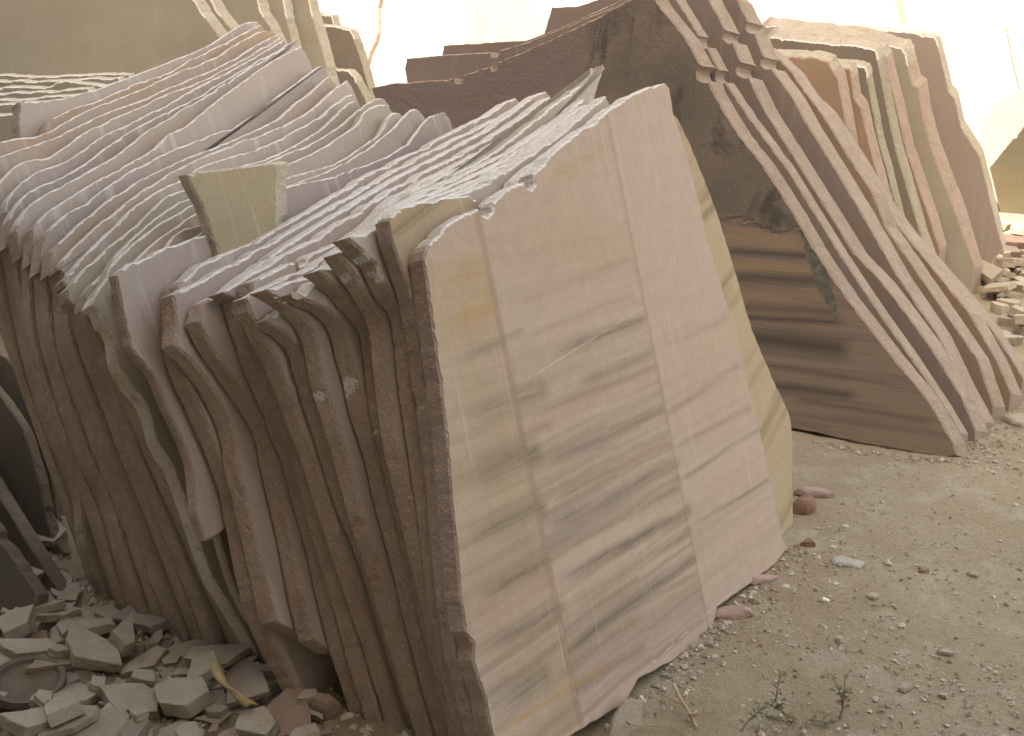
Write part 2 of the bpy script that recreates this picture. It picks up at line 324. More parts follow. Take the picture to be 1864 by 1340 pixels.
def stain_mat():
    """the dark slab behind: stained, cleft skin above; orange and brown bedding bands below"""
    b = NB('stained dark slab face'); v = b.coords(False); x, y, z = b.sep(v)
    sk = b.mix(b.step(b.noise(v, 3.5, 6, 0.65), 0.35, 0.66), (0.23, 0.18, 0.143), (0.155, 0.135, 0.11))
    sk = b.mix(b.math('MULTIPLY', b.step(b.noise(b.scale(v, (7, 1, 2.2)), 1.0, 5, 0.65, 0.6), 0.56, 0.66), 0.8), sk, (0.075, 0.07, 0.06))
    sk = b.mix(b.math('MULTIPLY', b.step(b.noise(v, 60, 4, 0.7), 0.66, 0.72), 0.5), sk, (0.34, 0.27, 0.22))
    t = b.math('ADD', b.math('SUBTRACT', z, b.math('MULTIPLY', x, BEDC)), b.math('MULTIPLY', b.noise(v, 1.3, 3), 0.07))
    bn = b.noise(b.comb(b.math('MULTIPLY', x, 0.6), 0.0, b.math('MULTIPLY', t, 13.0)), 1.0, 4, 0.6, 0.0)
    bd = b.ramp(bn, [(0.34, (0.15, 0.12, 0.095)), (0.45, (0.265, 0.205, 0.155)), (0.52, (0.32, 0.235, 0.155)), (0.56, (0.19, 0.14, 0.10)), (0.62, (0.29, 0.215, 0.155)), (0.72, (0.15, 0.12, 0.095))])
    bd = b.mix(0.45, bd, (0.25, 0.20, 0.165))
    bw = b.math('MULTIPLY', b.math('SUBTRACT', b.noise(b.comb(b.math('MULTIPLY', x, 2.0), 5.0, b.math('MULTIPLY', z, 6.0)), 1.0, 3), 0.5), 0.04)
    for q0, q1, w, col, a_ in CBN:
        bd = b.mix(b.math('MULTIPLY', b.band(x, z, q0, q1, w, 0.05, 0.06, bw), a_), bd, {'D': (0.10, 0.085, 0.07), 'G': (0.35, 0.245, 0.15), 'B': (0.16, 0.12, 0.09)}[col])
    pl = b.mix(b.step(b.noise(v, 2.4, 4), 0.4, 0.6), (0.30, 0.225, 0.185), (0.265, 0.2, 0.165))
    lw = b.math('ADD', z, b.math('MULTIPLY', b.math('SUBTRACT', b.noise(v, 2.2, 6, 0.65, 0.4), 0.5), 0.5))
    c = b.mix(b.step(b.math('ADD', x, b.math('MULTIPLY', z, 0.45)), SX1, SX1 + 0.02), bd, b.mix(0.55, bd, pl))
    c = b.mix(b.step(lw, ZST - 0.02, ZST + 0.05), c, sk)
    # the left end is a plain sawn purple face
    lf = b.step(b.math('MULTIPLY', b.math('ADD', b.math('MULTIPLY', x, -1.0), b.math('MULTIPLY', b.math('SUBTRACT', b.noise(v, 5, 5), 0.5), 0.3)), 0.4), 0.655, 0.67)
    c = b.mix(lf, c, b.mix(b.noise(v, 2), (0.24, 0.19, 0.163), (0.21, 0.165, 0.145)))
    sc = b.noise(b.comb(b.math('MULTIPLY', b.math('ADD', x, b.math('MULTIPLY', z, 0.12)), 90.0), 0.0, b.math('MULTIPLY', z, 2.2)), 1.0, 1)
    c = b.mix(b.math('MULTIPLY', b.math('MULTIPLY', b.step(sc, 0.74, 0.79), b.step(b.noise(v, 3.6, 2), 0.52, 0.62)), 0.5), c, (0.5, 0.4, 0.32))
    # a dark green sliver of clay skin left along the diagonal edge
    (ax, az), (bx, bz) = SLV
    dx, dz = bx - ax, bz - az; L = math.hypot(dx, dz)
    al = b.math('ADD', b.math('MULTIPLY', b.math('SUBTRACT', x, ax), dx / L), b.math('MULTIPLY', b.math('SUBTRACT', z, az), dz / L))
    ac = b.math('ABSOLUTE', b.math('ADD', b.math('MULTIPLY', b.math('SUBTRACT', x, ax), -dz / L), b.math('MULTIPLY', b.math('SUBTRACT', z, az), dx / L)))
    f = b.math('DIVIDE', al, L); wd_ = b.math('MULTIPLY', b.math('MULTIPLY', f, b.math('SUBTRACT', 1.0, f)), 0.10)
    c = b.mix(b.math('LESS_THAN', ac, b.math('MULTIPLY', wd_, b.math('ADD', 0.6, b.noise(v, 18, 4)))), c, b.mix(b.step(b.noise(v, 40, 4), 0.45, 0.6), (0.13, 0.125, 0.10), (0.2, 0.19, 0.15)))
    c = grain(b, v, c, 0.2)
    rough = b.step(lw, ZST, ZST + 0.02)
    h = b.math('ADD', b.math('MULTIPLY', b.math('MULTIPLY', b.noise(v, 14, 7, 0.7, 0.5), rough), 4.0), b.noise(v, 160, 3, 0.7))
    b.bump(h, 0.5, 0.006)
    return b.done(c)
def dirt_mat():
    b = NB('dusty yard dirt'); v = b.node('ShaderNodeTexCoord').outputs['Object']
    c = b.mix(b.step(b.noise(v, 1.1, 6, 0.6), 0.38, 0.62), (0.39, 0.31, 0.195), (0.455, 0.375, 0.25))
    c = b.mix(b.math('MULTIPLY', b.step(b.noise(v, 6, 6, 0.7), 0.5, 0.7), 0.6), c, (0.58, 0.53, 0.42))
    c = b.mix(b.math('MULTIPLY', b.step(b.noise(v, 34, 5, 0.8), 0.52, 0.64), 0.5), c, (0.31, 0.26, 0.175))
    c = b.mix(b.math('MULTIPLY', b.step(b.noise(v, 90, 3, 0.7), 0.62, 0.7), 0.5), c, (0.55, 0.5, 0.41))
    c = grain(b, v, c, 0.3, 260)
    h = b.math('ADD', b.math('ADD', b.noise(v, 30, 7, 0.75), b.math('MULTIPLY', b.noise(v, 9, 4, 0.6), 1.6)), b.math('MULTIPLY', b.noise(v, 120, 4, 0.75), 0.6))
    b.bump(h, 0.9, 0.014)
    return b.done(c)
def plain(name, c1, c2, sc=12, bump=0.01, amt=0.2, st=0.5):
    b = NB(name); v = b.coords()
    c = b.mix(b.step(b.noise(v, sc, 5, 0.65), 0.36, 0.64), c1, c2)
    c = grain(b, v, c, amt, sc * 14)
    b.bump(b.noise(v, sc * 4, 6, 0.7), st, bump)
    return b.done(c)
M_DIRT = dirt_mat()
M_RUB = plain('pale rubble stone', (0.37, 0.315, 0.235), (0.45, 0.39, 0.30), 14, 0.008)
M_GRAV = plain('pale gravel', (0.5, 0.45, 0.35), (0.6, 0.55, 0.45), 14, 0.004)
M_RUBP = plain('pinkish rubble stone', (0.31, 0.25, 0.20), (0.36, 0.3, 0.24), 14, 0.008)
M_RUBB = plain('brown rubble stone', (0.29, 0.21, 0.15), (0.35, 0.26, 0.19), 14, 0.008)
M_RED = plain('red broken stone', (0.22, 0.13, 0.09), (0.31, 0.19, 0.135), 20, 0.01)
M_PINKR = plain('pink broken stone', (0.36, 0.25, 0.205), (0.42, 0.305, 0.25), 16, 0.006)
M_GREYR = plain('grey cement crust', (0.42, 0.41, 0.36), (0.52, 0.5, 0.44), 30, 0.02)
M_WHITE = plain('whitewashed plaster', (0.8, 0.77, 0.7), (0.84, 0.82, 0.76), 5, 0.004, 0.05)
M_SHED = plain('weathered cement render', (0.17, 0.155, 0.135), (0.21, 0.195, 0.17), 2, 0.01)
M_RUST = plain('rusty iron', (0.15, 0.115, 0.08), (0.20, 0.155, 0.11), 18, 0.004)
M_DRYW = plain('dry woody stalk', (0.40, 0.30, 0.18), (0.5, 0.4, 0.26), 30, 0.002)
M_STEM = plain('green brown stem', (0.24, 0.2, 0.11), (0.3, 0.25, 0.15), 20, 0.002)
M_LEAF = plain('dusty green leaf', (0.20, 0.195, 0.11), (0.27, 0.255, 0.155), 20, 0.002)
M_CLOTH = plain('ochre cloth strip', (0.42, 0.31, 0.14), (0.47, 0.36, 0.18), 20, 0.004)

# ------------------------------------------------------------------ ground
def hgt(x, y):
    z = 0.014 * fnoise(x * 1.1, y * 1.1, 2.0) + 0.006 * fnoise(x * 5, y * 5, 4.0)
    return z
def build_ground():
    xs = []; 
    def axis(a, b, lo, hi, fine, coarse):
        out = []; p = a
        while p < b:
            out.append(p); p += fine if lo < p < hi else coarse
        out.append(b); return out
    X = axis(-60, 60, -2.2, 3.2, 0.035, 1.2); Y = axis(-30, 90, 1.4, 5.5, 0.035, 1.2)
    bm = bmesh.new(); V = []
    for y in Y:
        V.append([bm.verts.new((x, y, hgt(x, y) + (0.004 * noise.noise((x * 19, y * 19, 3)) + 0.003 * noise.noise((x * 47, y * 47, 8)) if -2.2 < x < 3.2 and 1.4 < y < 5.5 else 0))) for x in X])
    for j in range(len(Y) - 1):
        for i in range(len(X) - 1): bm.faces.new((V[j][i], V[j][i + 1], V[j + 1][i + 1], V[j + 1][i]))
    me = bpy.data.meshes.new('ground'); bm.to_mesh(me); bm.free(); me.materials.append(M_DIRT)
    for p in me.polygons: p.use_smooth = True
    tag(mk('ground', me), kind='structure')
build_ground()

# an unseen tall shed put behind the photographer to shade the yard, and the whitewashed wall in the sun
def box_obj(name, corners, z0, z1, mat):
    bm = bmesh.new(); lo = [bm.verts.new((x, y, z0)) for x, y in corners]; hi = [bm.verts.new((x, y, z1)) for x, y in corners]
    bm.faces.new(list(reversed(lo))); bm.faces.new(hi); n = len(corners)
    for i in range(n): bm.faces.new((lo[i], lo[(i + 1) % n], hi[(i + 1) % n], hi[i]))
    bmesh.ops.recalc_face_normals(bm, faces=bm.faces[:])
    me = bpy.data.meshes.new(name); bm.to_mesh(me); bm.free(); me.materials.append(mat); return mk(name, me)
tag(box_obj('shade_shed', [(14, -5.6), (-16, 5.2), (-19, -3.0), (11, -14)], 0, 13.45, M_SHED), 'unseen tall cement shed put behind the photographer to shade the yard', 'building')
tag(box_obj('shade_awning', [(-9.0, 3.6), (-1.05, 2.8), (-1.05, -0.4), (-9.0, 2.0)], 2.9, 2.96, M_SHED), 'unseen flat tin awning added to darken the left end of the yard', 'awning')  # added out of view to shade the rubble and left slab edges
tag(box_obj('boundary_wall', [(-14, 11.0), (22, 11.0), (22, 11.3), (-14, 11.3)], 0, 4.2, M_WHITE), 'sunlit whitewashed wall closing the yard behind all the slabs', 'wall')

# ------------------------------------------------------------------ main stack
B0 = Vector((0.89, 3.07, 0.0)); DM = Vector((0.59, 0.81, 0)).normalized()
MAIN = Plane(B0, DM, 20.0)
G_REAR = 'slabs of the rear half of the main stack'
G_FRONT = 'slabs of the front half of the main stack'

# front slab face parameters in its own plane
_p = lambda x, y: MAIN.uv(x, y)
a, b_ = _p(1110, 230), _p(1285, 1110); SAW = -(b_[0] - a[0]) / (b_[1] - a[1])
Z2 = a[0] + SAW * a[1]; a = _p(1080, 640); Z1B = a[0] + SAW * a[1]; a = _p(935, 700); Z1 = a[0] + SAW * a[1]; a = _p(1385, 800); Z3 = a[0] + SAW * a[1]
a, b_ = _p(880, 1110), _p(1250, 878); BED = (b_[1] - a[1]) / (b_[0] - a[0])
SCR = []
for q0, q1 in (((945, 700), (1170, 560)), ((1160, 1232), (1345, 1066)), ((1262, 1178), (1350, 1092))):
    a, b_ = _p(*q0), _p(*q1); SCR.append((a[1], a[0], b_[0], (b_[1] - a[1]) / (b_[0] - a[0])))
FB = [(_p(*q0), _p(*q1), w, col, a_) for q0, q1, w, col, a_ in [
 ((1000,650),(1178,578),.030,'D',.75), ((840,770),(1000,700),.040,'O',.8), ((1040,705),(1192,640),.022,'D',.7), ((930,770),(1200,668),.020,'B',.7), ((845,880),(990,815),.055,'O',.95), ((990,850),(1215,742),.022,'D',.9),
 ((930,800),(1010,770),.02,'B',.6), ((1000,915),(1225,800),.028,'B',.9), ((990,965),(1240,838),.022,'D',.9), ((845,985),(1000,915),.045,'O',.9), ((1010,1065),(1262,922),.024,'D',1.0), ((860,1092),(1010,1015),.030,'D',.95), ((1000,1010),(1240,885),.018,'B',.8),
 ((1020,1195),(1270,1010),.022,'D',.95), ((870,1190),(1035,1100),.032,'D',.95), ((1010,1120),(1262,962),.020,'B',.75), ((890,1290),(1010,1222),.045,'O',.85), ((1000,1240),(1165,1122),.030,'B',.95), ((900,1335),(1120,1205),.012,'G',.9), ((1000,1290),(1180,1170),.02,'O',.8),
 ((1080,1150),(1275,1040),.012,'D',.6), ((1195,770),(1352,662),.020,'B',.6), ((1210,825),(1372,738),.018,'B',.6), ((1220,888),(1392,772),.012,'D',.65), ((1240,968),(1404,872),.010,'D',.6), ((1190,640),(1330,575),.014,'B',.35), ((800,600),(905,545),.05,'G',.75), ((790,520),(890,480),.05,'G',.65), ((985,335),(1105,270),.022,'G',.5), ((830,660),(960,600),.02,'O',.6), ((1150,1232),(1290,1120),.012,'D',.5), ((920,560),(1150,470),.02,'B',.3), ((950,620),(1160,530),.016,'B',.35)]]
F_FRONT = front_mat()

ORD = ['', 'backmost', 'second', 'third', 'fourth', 'fifth', 'sixth', 'seventh', 'eighth', 'ninth', 'tenth', 'eleventh', 'twelfth', 'thirteenth', 'fourteenth', 'fifteenth', 'sixteenth', 'seventeenth', 'eighteenth', 'nineteenth']
PK = [F_PINK, E_FRESH, E_PURP, RIM]; PM = [F_MAUVE, E_FRESH, E_PURP, RIM]; PO = [F_ORANGE, E_FRESH, E_PURP, RIM]; PB = [F_BUFF, E_FRESHY, E_BROWN, RIM]
# (top edge left to right, left edge downwards, mats, colour words)
REAR = [
 ([(33,185),(97,179),(150,168),(215,147),(268,127),(322,106),(365,89),(400,68),(446,41),(470,39)], [(33,226),(45,330)], PK, 'pink slab with a square left end'),
 ([(84,222),(129,198),(182,181),(242,153),(311,130),(354,103),(407,79),(450,56),(476,44)], [(78,245),(80,330)], PO, 'slab with long orange strip'),
 ([(-40,270),(0,258),(32,250),(73,245),(129,215),(182,190),(242,168),(300,141),(332,127),(386,106),(429,80),(472,57),(500,58)], [(-44,330)], PO, 'slab with wide orange right end'),
 ([(-40,297),(0,284),(40,270),(77,258),(129,235),(193,205),(258,181),(300,162),(343,144),(386,127),(429,104),(472,78),(504,63)], [(-45,360)], PO, 'slab with an orange left shoulder'),
 ([(-30,372),(0,330),(28,299),(60,290),(88,284),(110,270),(150,243),(193,220),(236,202),(300,172),(352,153),(418,121),(472,89),(511,66)], [(-34,460)], PK, 'pink slab with frame edge shoulder'),
 ([(9,400),(13,366),(32,338),(64,314),(79,307),(120,293),(150,273),(193,243),(236,224),(300,190),(343,166),(407,134),(472,99),(517,71)], [(2,440),(14,448),(40,590),(82,740),(118,830),(146,905),(152,980),(170,1040),(188,1072)], PM, 'mauve slab'),
 ([(14,410),(24,383),(43,357),(64,342),(103,325),(129,312),(161,293),(193,267),(236,239),(300,205),(343,185),(386,159),(450,121),(525,79),(535,75)], [(8,452),(22,470),(50,600),(92,740),(126,830),(160,910),(205,1062)], PM, 'mauve slab with pale top flecks'),
 ([(27,420),(39,394),(56,370),(90,349),(133,326),(182,299),(215,280),(268,237),(300,217),(343,192),(397,159),(472,112),(532,80),(538,76)], [(36,470),(52,478),(62,600),(104,740),(140,835),(175,915),(224,1083)], PK, 'pink slab below a broken shoulder'),
 ([(58,417),(82,387),(118,364),(200,314),(258,284),(285,266),(300,250),(311,241),(354,215),(392,185),(414,168),(461,134),(493,112),(549,82)], [(54,481),(68,486),(78,600),(117,740),(152,835),(190,917),(242,1098)], PK, 'pink slab with broad bare face'),
 ([(77,428),(116,392),(150,372),(197,338),(253,301),(298,280),(343,260),(407,235),(424,230),(450,215),(487,196),(500,177),(523,162),(579,121),(588,119)], [(67,497),(84,502),(96,610),(134,740),(167,830),(204,912),(264,1113)], PM, 'mauve slab with jagged top'),
 ([(92,456),(129,420),(193,366),(258,325),(313,297),(429,252),(506,213),(542,183),(575,158),(600,136)], [(88,500),(100,510),(112,620),(150,740),(182,826),(215,907),(247,997),(290,1127)], PO, 'slab with orange left corner'),
 ([(103,485),(140,443),(178,409),(262,344),(335,301),(429,260),(510,230),(568,198),(611,159),(633,144)], [(104,493),(118,505),(134,620),(175,740),(207,830),(243,917),(327,1142)], PK, 'pink slab with a pointed right tip'),
 ([(114,510),(150,469),(193,426),(236,383),(279,351),(341,319),(375,299),(489,262),(536,237),(579,213),(622,179),(643,170)], [(116,522),(130,540),(155,630),(199,740),(232,833),(270,923),(362,1163)], PK, 'pale pink slab'),
 ([(122,527),(150,492),(193,452),(236,419),(300,359),(343,342),(412,310),(504,280),(568,245),(600,220),(635,187),(654,185)], [(124,545),(146,575),(176,650),(223,740),(257,837),(300,933),(335,1019),(374,1117),(398,1192)], PB, 'buff topped slab'),
 ([(155,533),(193,486),(236,439),(279,400),(322,370),(352,355),(450,310),(525,278),(579,254),(622,226),(654,198),(684,179),(700,179)], [(152,560),(163,597),(193,653),(242,740),(268,804),(300,877),(343,972),(368,1031),(408,1117),(451,1229)], [F_BUFF, E_FRESHY, E_BROWN, RIM], 'buff topped slab behind the speckled edge'),
 ([(163,556),(189,503),(215,469),(258,430),(300,400),(358,368),(450,330),(527,297),(568,278),(600,260),(643,230),(665,202),(686,190),(705,190)], [(178,563),(187,588),(200,602),(215,664),(236,700),(266,740),(285,804),(311,847),(335,907),(376,1029),(395,1069),(435,1133),(476,1208),(487,1248)], [F_BUFF, E_FRESHY, E_SPECK, RIM], 'buff slab with speckled left edge'),
 ([(215,520),(253,467),(285,437),(322,411),(365,383),(450,345),(530,318),(600,298),(643,277),(679,251),(697,232),(712,206),(729,205)], [(290,640),(370,830)], PK, 'pink slab with rounded end'),
 ([(250,510),(300,445),(333,417),(373,404),(450,365),(540,332),(600,309),(654,279),(690,253),(714,234),(748,199),(765,200)], [(310,640),(385,830)], PM, 'mauve slab with powdery chip'),
 ([(275,500),(330,448),(385,410),(450,370),(527,337),(579,327),(643,306),(700,286),(735,264),(754,244),(778,214),(797,204),(810,203)], [(330,640),(400,830)], PM, 'mauve slab with chipped corner'),
]
S_REAR = [1.765, 1.705, 1.645, 1.585, 1.525, 1.465, 1.405, 1.345, 1.285, 1.225, 1.165, 1.105, 1.045, 0.985, 0.925, 0.87, 0.825, 0.785, 0.75]
for i, (top, left, mats, words) in enumerate(REAR):
    dx_ = (0, 0, 0, 0, 0, 0, 5, -1, 6, 0, 7, -2, 6, 0, 5, 0, 0, 0, 0)[i]; left = [left[0]] + [(x + dx_, y) for x, y in left[1:]]
    if i % 3 == 1 and mats[2] is E_PURP: mats = mats[:2] + [E_BROWN] + mats[3:]
    xr, yr = top[-1]
    right = [(xr + 9, yr + 12), (xr + 22, yr + 48), (xr + 40, yr + 110)]
    sp = (S_REAR[i - 1] - S_REAR[i]) if i else 0.06
    t = min(sp * 0.80 * math.cos(R(20)), 0.048)
    lab = '%s, %s in the wavy rear stack' % (words, ORD[i + 1] + (' from the back' if i else ''))
    slab(MAIN.off(S_REAR[i]), left, top, right, t, mats, lab, G_REAR, i + 1, shear=(-0.006, -0.010), ra=(0.0016, 0.0024, 0.002))

# the mauve half slab between the two halves
slab(MAIN.off(0.705), [(225,567),(236,628),(255,655),(279,685),(300,735),(335,811),(350,860),(356,933),(375,985)], [(210,501),(240,478),(268,463),(294,452),(340,437),(384,424)],
     [(390,436),(397,455),(430,520)], 0.035, [F_MAUVE, E_FRESH, E_BROWN, RIM], 'half slab with a wide plain mauve face between the two halves of the main stack', G_FRONT, 31,
     bottom=[(520,760),(480,900),(424,953),(387,983)], nobase=True)
# brown slab foot showing below it
slab(MAIN.off(0.76), [(392,930),(400,990),(430,1080),(470,1155),(512,1247)], [(392,900),(450,890),(520,880)], [(540,960),(560,1040)], 0.03, [F_BROWN, E_BROWN, E_BROWN, RIMB],
     'low brown slab whose foot shows beneath the plain mauve half slab', G_FRONT, 32)

PF = [F_MAUVE, E_FRESH, E_BROWN, RIM]; PFB = [F_BUFF, E_FRESH, E_BROWN, RIM]; PFP = [F_PINK, E_FRESH, E_BROWN, RIM]
FRONT = [
 ([(322,520),(350,497),(379,474),(450,444),(519,408),(600,362),(664,322),(729,289),(776,266),(850,226),(894,205),(925,184),(939,176)], [(318,560),(318,620),(335,680),(372,760),(405,840),(425,900),(436,960),(452,1040),(474,1120),(502,1180),(542,1262),(580,1336)], PF, 'first slab with a stepped left corner', None, None),
 ([(315,537),(345,522),(364,512),(385,500),(430,475),(495,440),(600,380),(729,304),(850,242),(905,215),(952,190)], [(321,570),(323,600),(320,628),(347,655),(380,695),(405,740),(425,790),(434,850),(450,920),(470,1000),(488,1080),(500,1132)], PF, 'slab with a beaked left edge and a broken foot', [(720,1190),(604,1186),(560,1160)], None),
 ([(372,551),(400,533),(440,505),(510,455),(600,398),(729,320),(850,257),(930,207),(975,173),(994,164)], [(362,584),(385,630),(418,680),(460,740),(486,785),(497,839),(512,900),(530,980),(545,1060),(560,1130),(570,1165)], PF, 'slab with pale hooked corner and broken foot', [(760,1200),(640,1190),(604,1186)], None),
 ([(402,534),(429,515),(470,490),(536,452),(600,418),(729,336),(850,274),(940,220),(990,182),(1003,176)], [(430,545),(445,600),(470,670),(500,740),(522,800),(542,850),(560,920),(585,1010),(610,1120),(632,1200),(662,1292)], PF, 'slab with a square left top corner', None, None),
 ([(459,513),(493,494),(540,471),(545,480),(556,477),(563,462),(600,447),(630,434),(680,400),(729,352),(850,289),(950,235),(1010,205)], [(463,560),(480,620),(505,700),(530,770),(556,830),(580,920),(605,1010),(640,1130),(670,1240),(700,1336)], PFP, 'pink slab with a half drill hole in its top', None, None),
 ([(448,543),(482,523),(520,505),(560,486),(620,452),(680,410),(729,360),(850,298),(960,240),(1040,197)], [(455,566),(480,612),(500,645),(522,700),(547,765),(572,830),(600,920),(640,1040),(690,1190),(730,1320)], PF, 'slab with a pale stepped tip', None, None),
 ([(487,583),(510,566),(540,540),(600,490),(660,440),(729,366),(850,307),(920,262),(1000,197),(1045,165),(1090,130),(1099,119)], [(489,588),(525,609),(547,633),(557,667),(577,732),(598,796),(612,845),(637,920),(660,975),(690,1060),(720,1160),(764,1300)], [F_BUFF, E_FRESHY, E_BROWN, RIM], 'buff slab whose pointed right corner stands above the others', None, [(1096,140),(1083,180),(1075,230)]),
 ([(482,528),(504,524),(530,512),(577,494),(640,448),(729,371),(850,315),(960,255),(1063,180)], [(532,560),(564,592),(579,631),(590,689),(605,742),(632,830),(655,920),(690,1030),(720,1130),(766,1280)], PF, 'slab with a curved grey strip down its left', None, None),
 ([(526,536),(557,531),(575,511),(600,498),(660,440),(729,375),(850,325),(960,265),(1068,188)], [(592,560),(622,592),(641,657),(652,700),(665,753),(690,835),(710,920),(740,1030),(768,1150),(806,1292)], PFP, 'slab with a white bruise on its left edge', None, None),
 ([(580,493),(600,488),(625,482),(660,446),(729,380),(850,335),(960,275),(1080,192)], [(622,530),(655,565),(680,600),(689,650),(694,700),(703,760),(720,830),(737,900),(762,1010),(792,1130),(834,1300)], PFB, 'slab with a buff strip beside its left edge', None, None),
 ([(617,461),(633,456),(660,440),(729,384),(850,343),(960,282),(1088,190)], [(645,500),(672,540),(697,590),(704,640),(710,700),(724,800),(747,900),(777,1030),(808,1160),(846,1330)], PF, 'dark sided slab', None, None),
 ([(633,433),(663,423),(700,402),(729,388),(850,348),(960,285),(1050,220),(1098,176),(1106,182)], [(685,480),(710,533),(738,572),(747,640),(754,700),(768,800),(791,950),(811,1100),(834,1230),(862,1344)], PFP, 'slab with white flecks on its brown left edge', None, None),
]
S_FR = [0.65, 0.60, 0.55, 0.50, 0.45, 0.40, 0.352, 0.305, 0.258, 0.21, 0.16, 0.112]
for i, (top, left, mats, words, bottom, right) in enumerate(FRONT):
    BR = {8: [((636,705), 0.028)], 7: [((588,722), 0.014), ((570,735), 0.008)], 9: [((700,785), 0.006)], 11: [((668,470), 0.013), ((692,492), 0.012), ((700,506), 0.010)], 10: [((640,505), 0.010)]}.get(i)
    if BR:
        pl_ = MAIN.off(S_FR[i]); mats = mats[:2] + [bruise_mat('bruised brown edge', E_BROWN, [(*pl_.uv(*q), r) for q, r in BR])] + mats[3:]
    xr, yr = top[-1]
    right = right or [(xr + 8, yr + 8), (xr + 20, yr + 50), (xr + 30, yr + 120)]
    n_ = 13 - i
    lab = '%s, %s behind the banded front slab' % (words, ORD[n_])
    sp = S_FR[i] - (S_FR + [0.062])[i + 1]
    slab(MAIN.off(S_FR[i]), left, top, right, sp * 0.86 * math.cos(R(20)), mats, lab, G_FRONT, 40 + i, shear=(-0.016, 0.0), bottom=bottom, nobase=bool(bottom), ra=(0.002, 0.0030, 0.003))
# the slab right behind the front one: orange left corner, yellow strip at the right
F_YEL = face_mat('sawn yellow banded sandstone', (0.45, 0.36, 0.225), (0.42, 0.315, 0.21), (0.20, 0.145, 0.085), 1.0, 0.28, 14, 0.3)
slab(MAIN.off(0.055), [(715,440),(732,490),(747,533),(760,598),(775,700),(790,800),(802,900),(816,1060),(836,1200),(874,1344)],
     [(706,401),(720,388),(738,377),(785,364),(845,355),(868,362),(885,372),(943,322),(1000,280),(1060,236),(1115,197),(1180,160),(1205,170),(1222,205)],
     [(1234,214),(1262,275),(1300,370),(1335,480),(1370,600),(1408,690),(1441,770),(1443,880),(1446,985)], 0.046, [F_YEL, E_FRESH, E_PURP, RIM],
     'yellow streaked slab peeping out left and right directly behind the big front slab', G_FRONT, 60)
# the big front slab
slab(MAIN, [(771,473),(777,512),(787,582),(792,619),(803,710),(815,800),(823,907),(831,988),(839,1095),(844,1116),(848,1151),(864,1175),(862,1204),(872,1239),(885,1274),(896,1338),(912,1400)],
     [(775,455),(785,440),(802,428),(812,412),(845,390),(872,376),(878,388),(888,391),(897,384),(899,366),(925,341),(955,330),(960,342),(968,346),(975,336),(972,316),(996,287),(1050,243),(1082,219),(1115,193),(1150,172),(1190,155),(1211,149)],
     [(1219,156),(1227,206),(1258,305),(1290,440),(1330,575),(1362,700),(1390,810),(1410,900),(1427,985)], 0.05, [F_FRONT, E_FRESH, E_PURP, RIM],
     'big front slab with diagonal grey and tan bands across its whole face', G_FRONT, 61,
     bottom=[(1434,1000),(1412,1028),(1360,1068),(1307,1107),(1299,1146),(1262,1182),(1220,1208),(1163,1236),(1137,1283),(1050,1334),(985,1380)], nobase=True, smooth=False, ra=(0.0016, 0.0035, 0.0015), h=0.010)

# greenish chunk wedged upright on the stack
NPL = MAIN.off(0.68)
def chunk():
    f = [(341,318),(352,345),(370,376),(384,418),(396,452),(410,500),(505,470),(505,395),(504,340),(507,300),(497,297),(440,303),(360,313)]
    P = [NPL.uv(*p) for p in f]
    def bs(u, v, k):
        r = max(0.0, min(1.0, (u - P[7][0] + 0.03) / 0.03)); return (0.075 * r * k, 0.006 * k)
    me = slab_mesh('stone_chunk', [(P[:6], 0.008, 0.0015, 2), (P[5:7], 0.03, 0.001, 2), (P[6:10], 0.007, 0.003, 2), (P[9:] + P[:1], 0.008, 0.002, 2)], 0.04,
                   [F_CHUNK, E_CHUNK, E_CHUNK, E_CHUNK], 71, nr=4, backshift=bs)
    tag(mk('stone_chunk', me, NPL.mat()), 'small greenish buff stone chunk standing wedged on top of the main stack', 'stone')
E_CHUNK = edge_mat('rough buff chunk edge', (0.6, 0.52, 0.37), (0.68, 0.6, 0.45), (0.45, 0.37, 0.24), 0.6, 0.02)
F_CHUNK = face_mat('greenish buff split stone', (0.42, 0.335, 0.205), (0.38, 0.315, 0.205), (0.36, 0.25, 0.13), 0.5, 0.05, 6, 0.3)
chunk()

# ------------------------------------------------------------------ the dark stack behind on the right
CO = ground(1742, 836); DC = Vector((0.92, -0.39, 0)).normalized()
CP = Plane((CO.x, CO.y, 0), DC, 20.0)
a, b_ = CP.uv(1330, 570), CP.uv(1510, 592); BEDC = (b_[1] - a[1]) / (b_[0] - a[0])
ZST = CP.uv(1400, 420)[1]; a = CP.uv(1545, 640); SX1 = a[0] + 0.45 * a[1]
CBN = [(CP.uv(*q0), CP.uv(*q1), w, col, a_) for q0, q1, w, col, a_ in [
 ((1300,428),(1475,442),.045,'G',.8), ((1310,458),(1490,466),.025,'D',.9), ((1320,482),(1500,492),.032,'G',.85), ((1325,503),(1510,510),.03,'D',.85), ((1330,532),(1520,540),.03,'G',.6), ((1335,555),(1540,572),.03,'B',.9), ((1340,575),(1545,590),.02,'D',.9),
 ((1350,612),(1556,640),.06,'D',1.0), ((1370,660),(1560,690),.02,'B',.8), ((1380,700),(1570,722),.03,'D',.9), ((1440,728),(1710,768),.022,'B',.8), ((1500,680),(1640,700),.015,'B',.5)]]
SLV = (CP.uv(1452, 385), CP.uv(1527, 590)); F_STAIN = stain_mat()
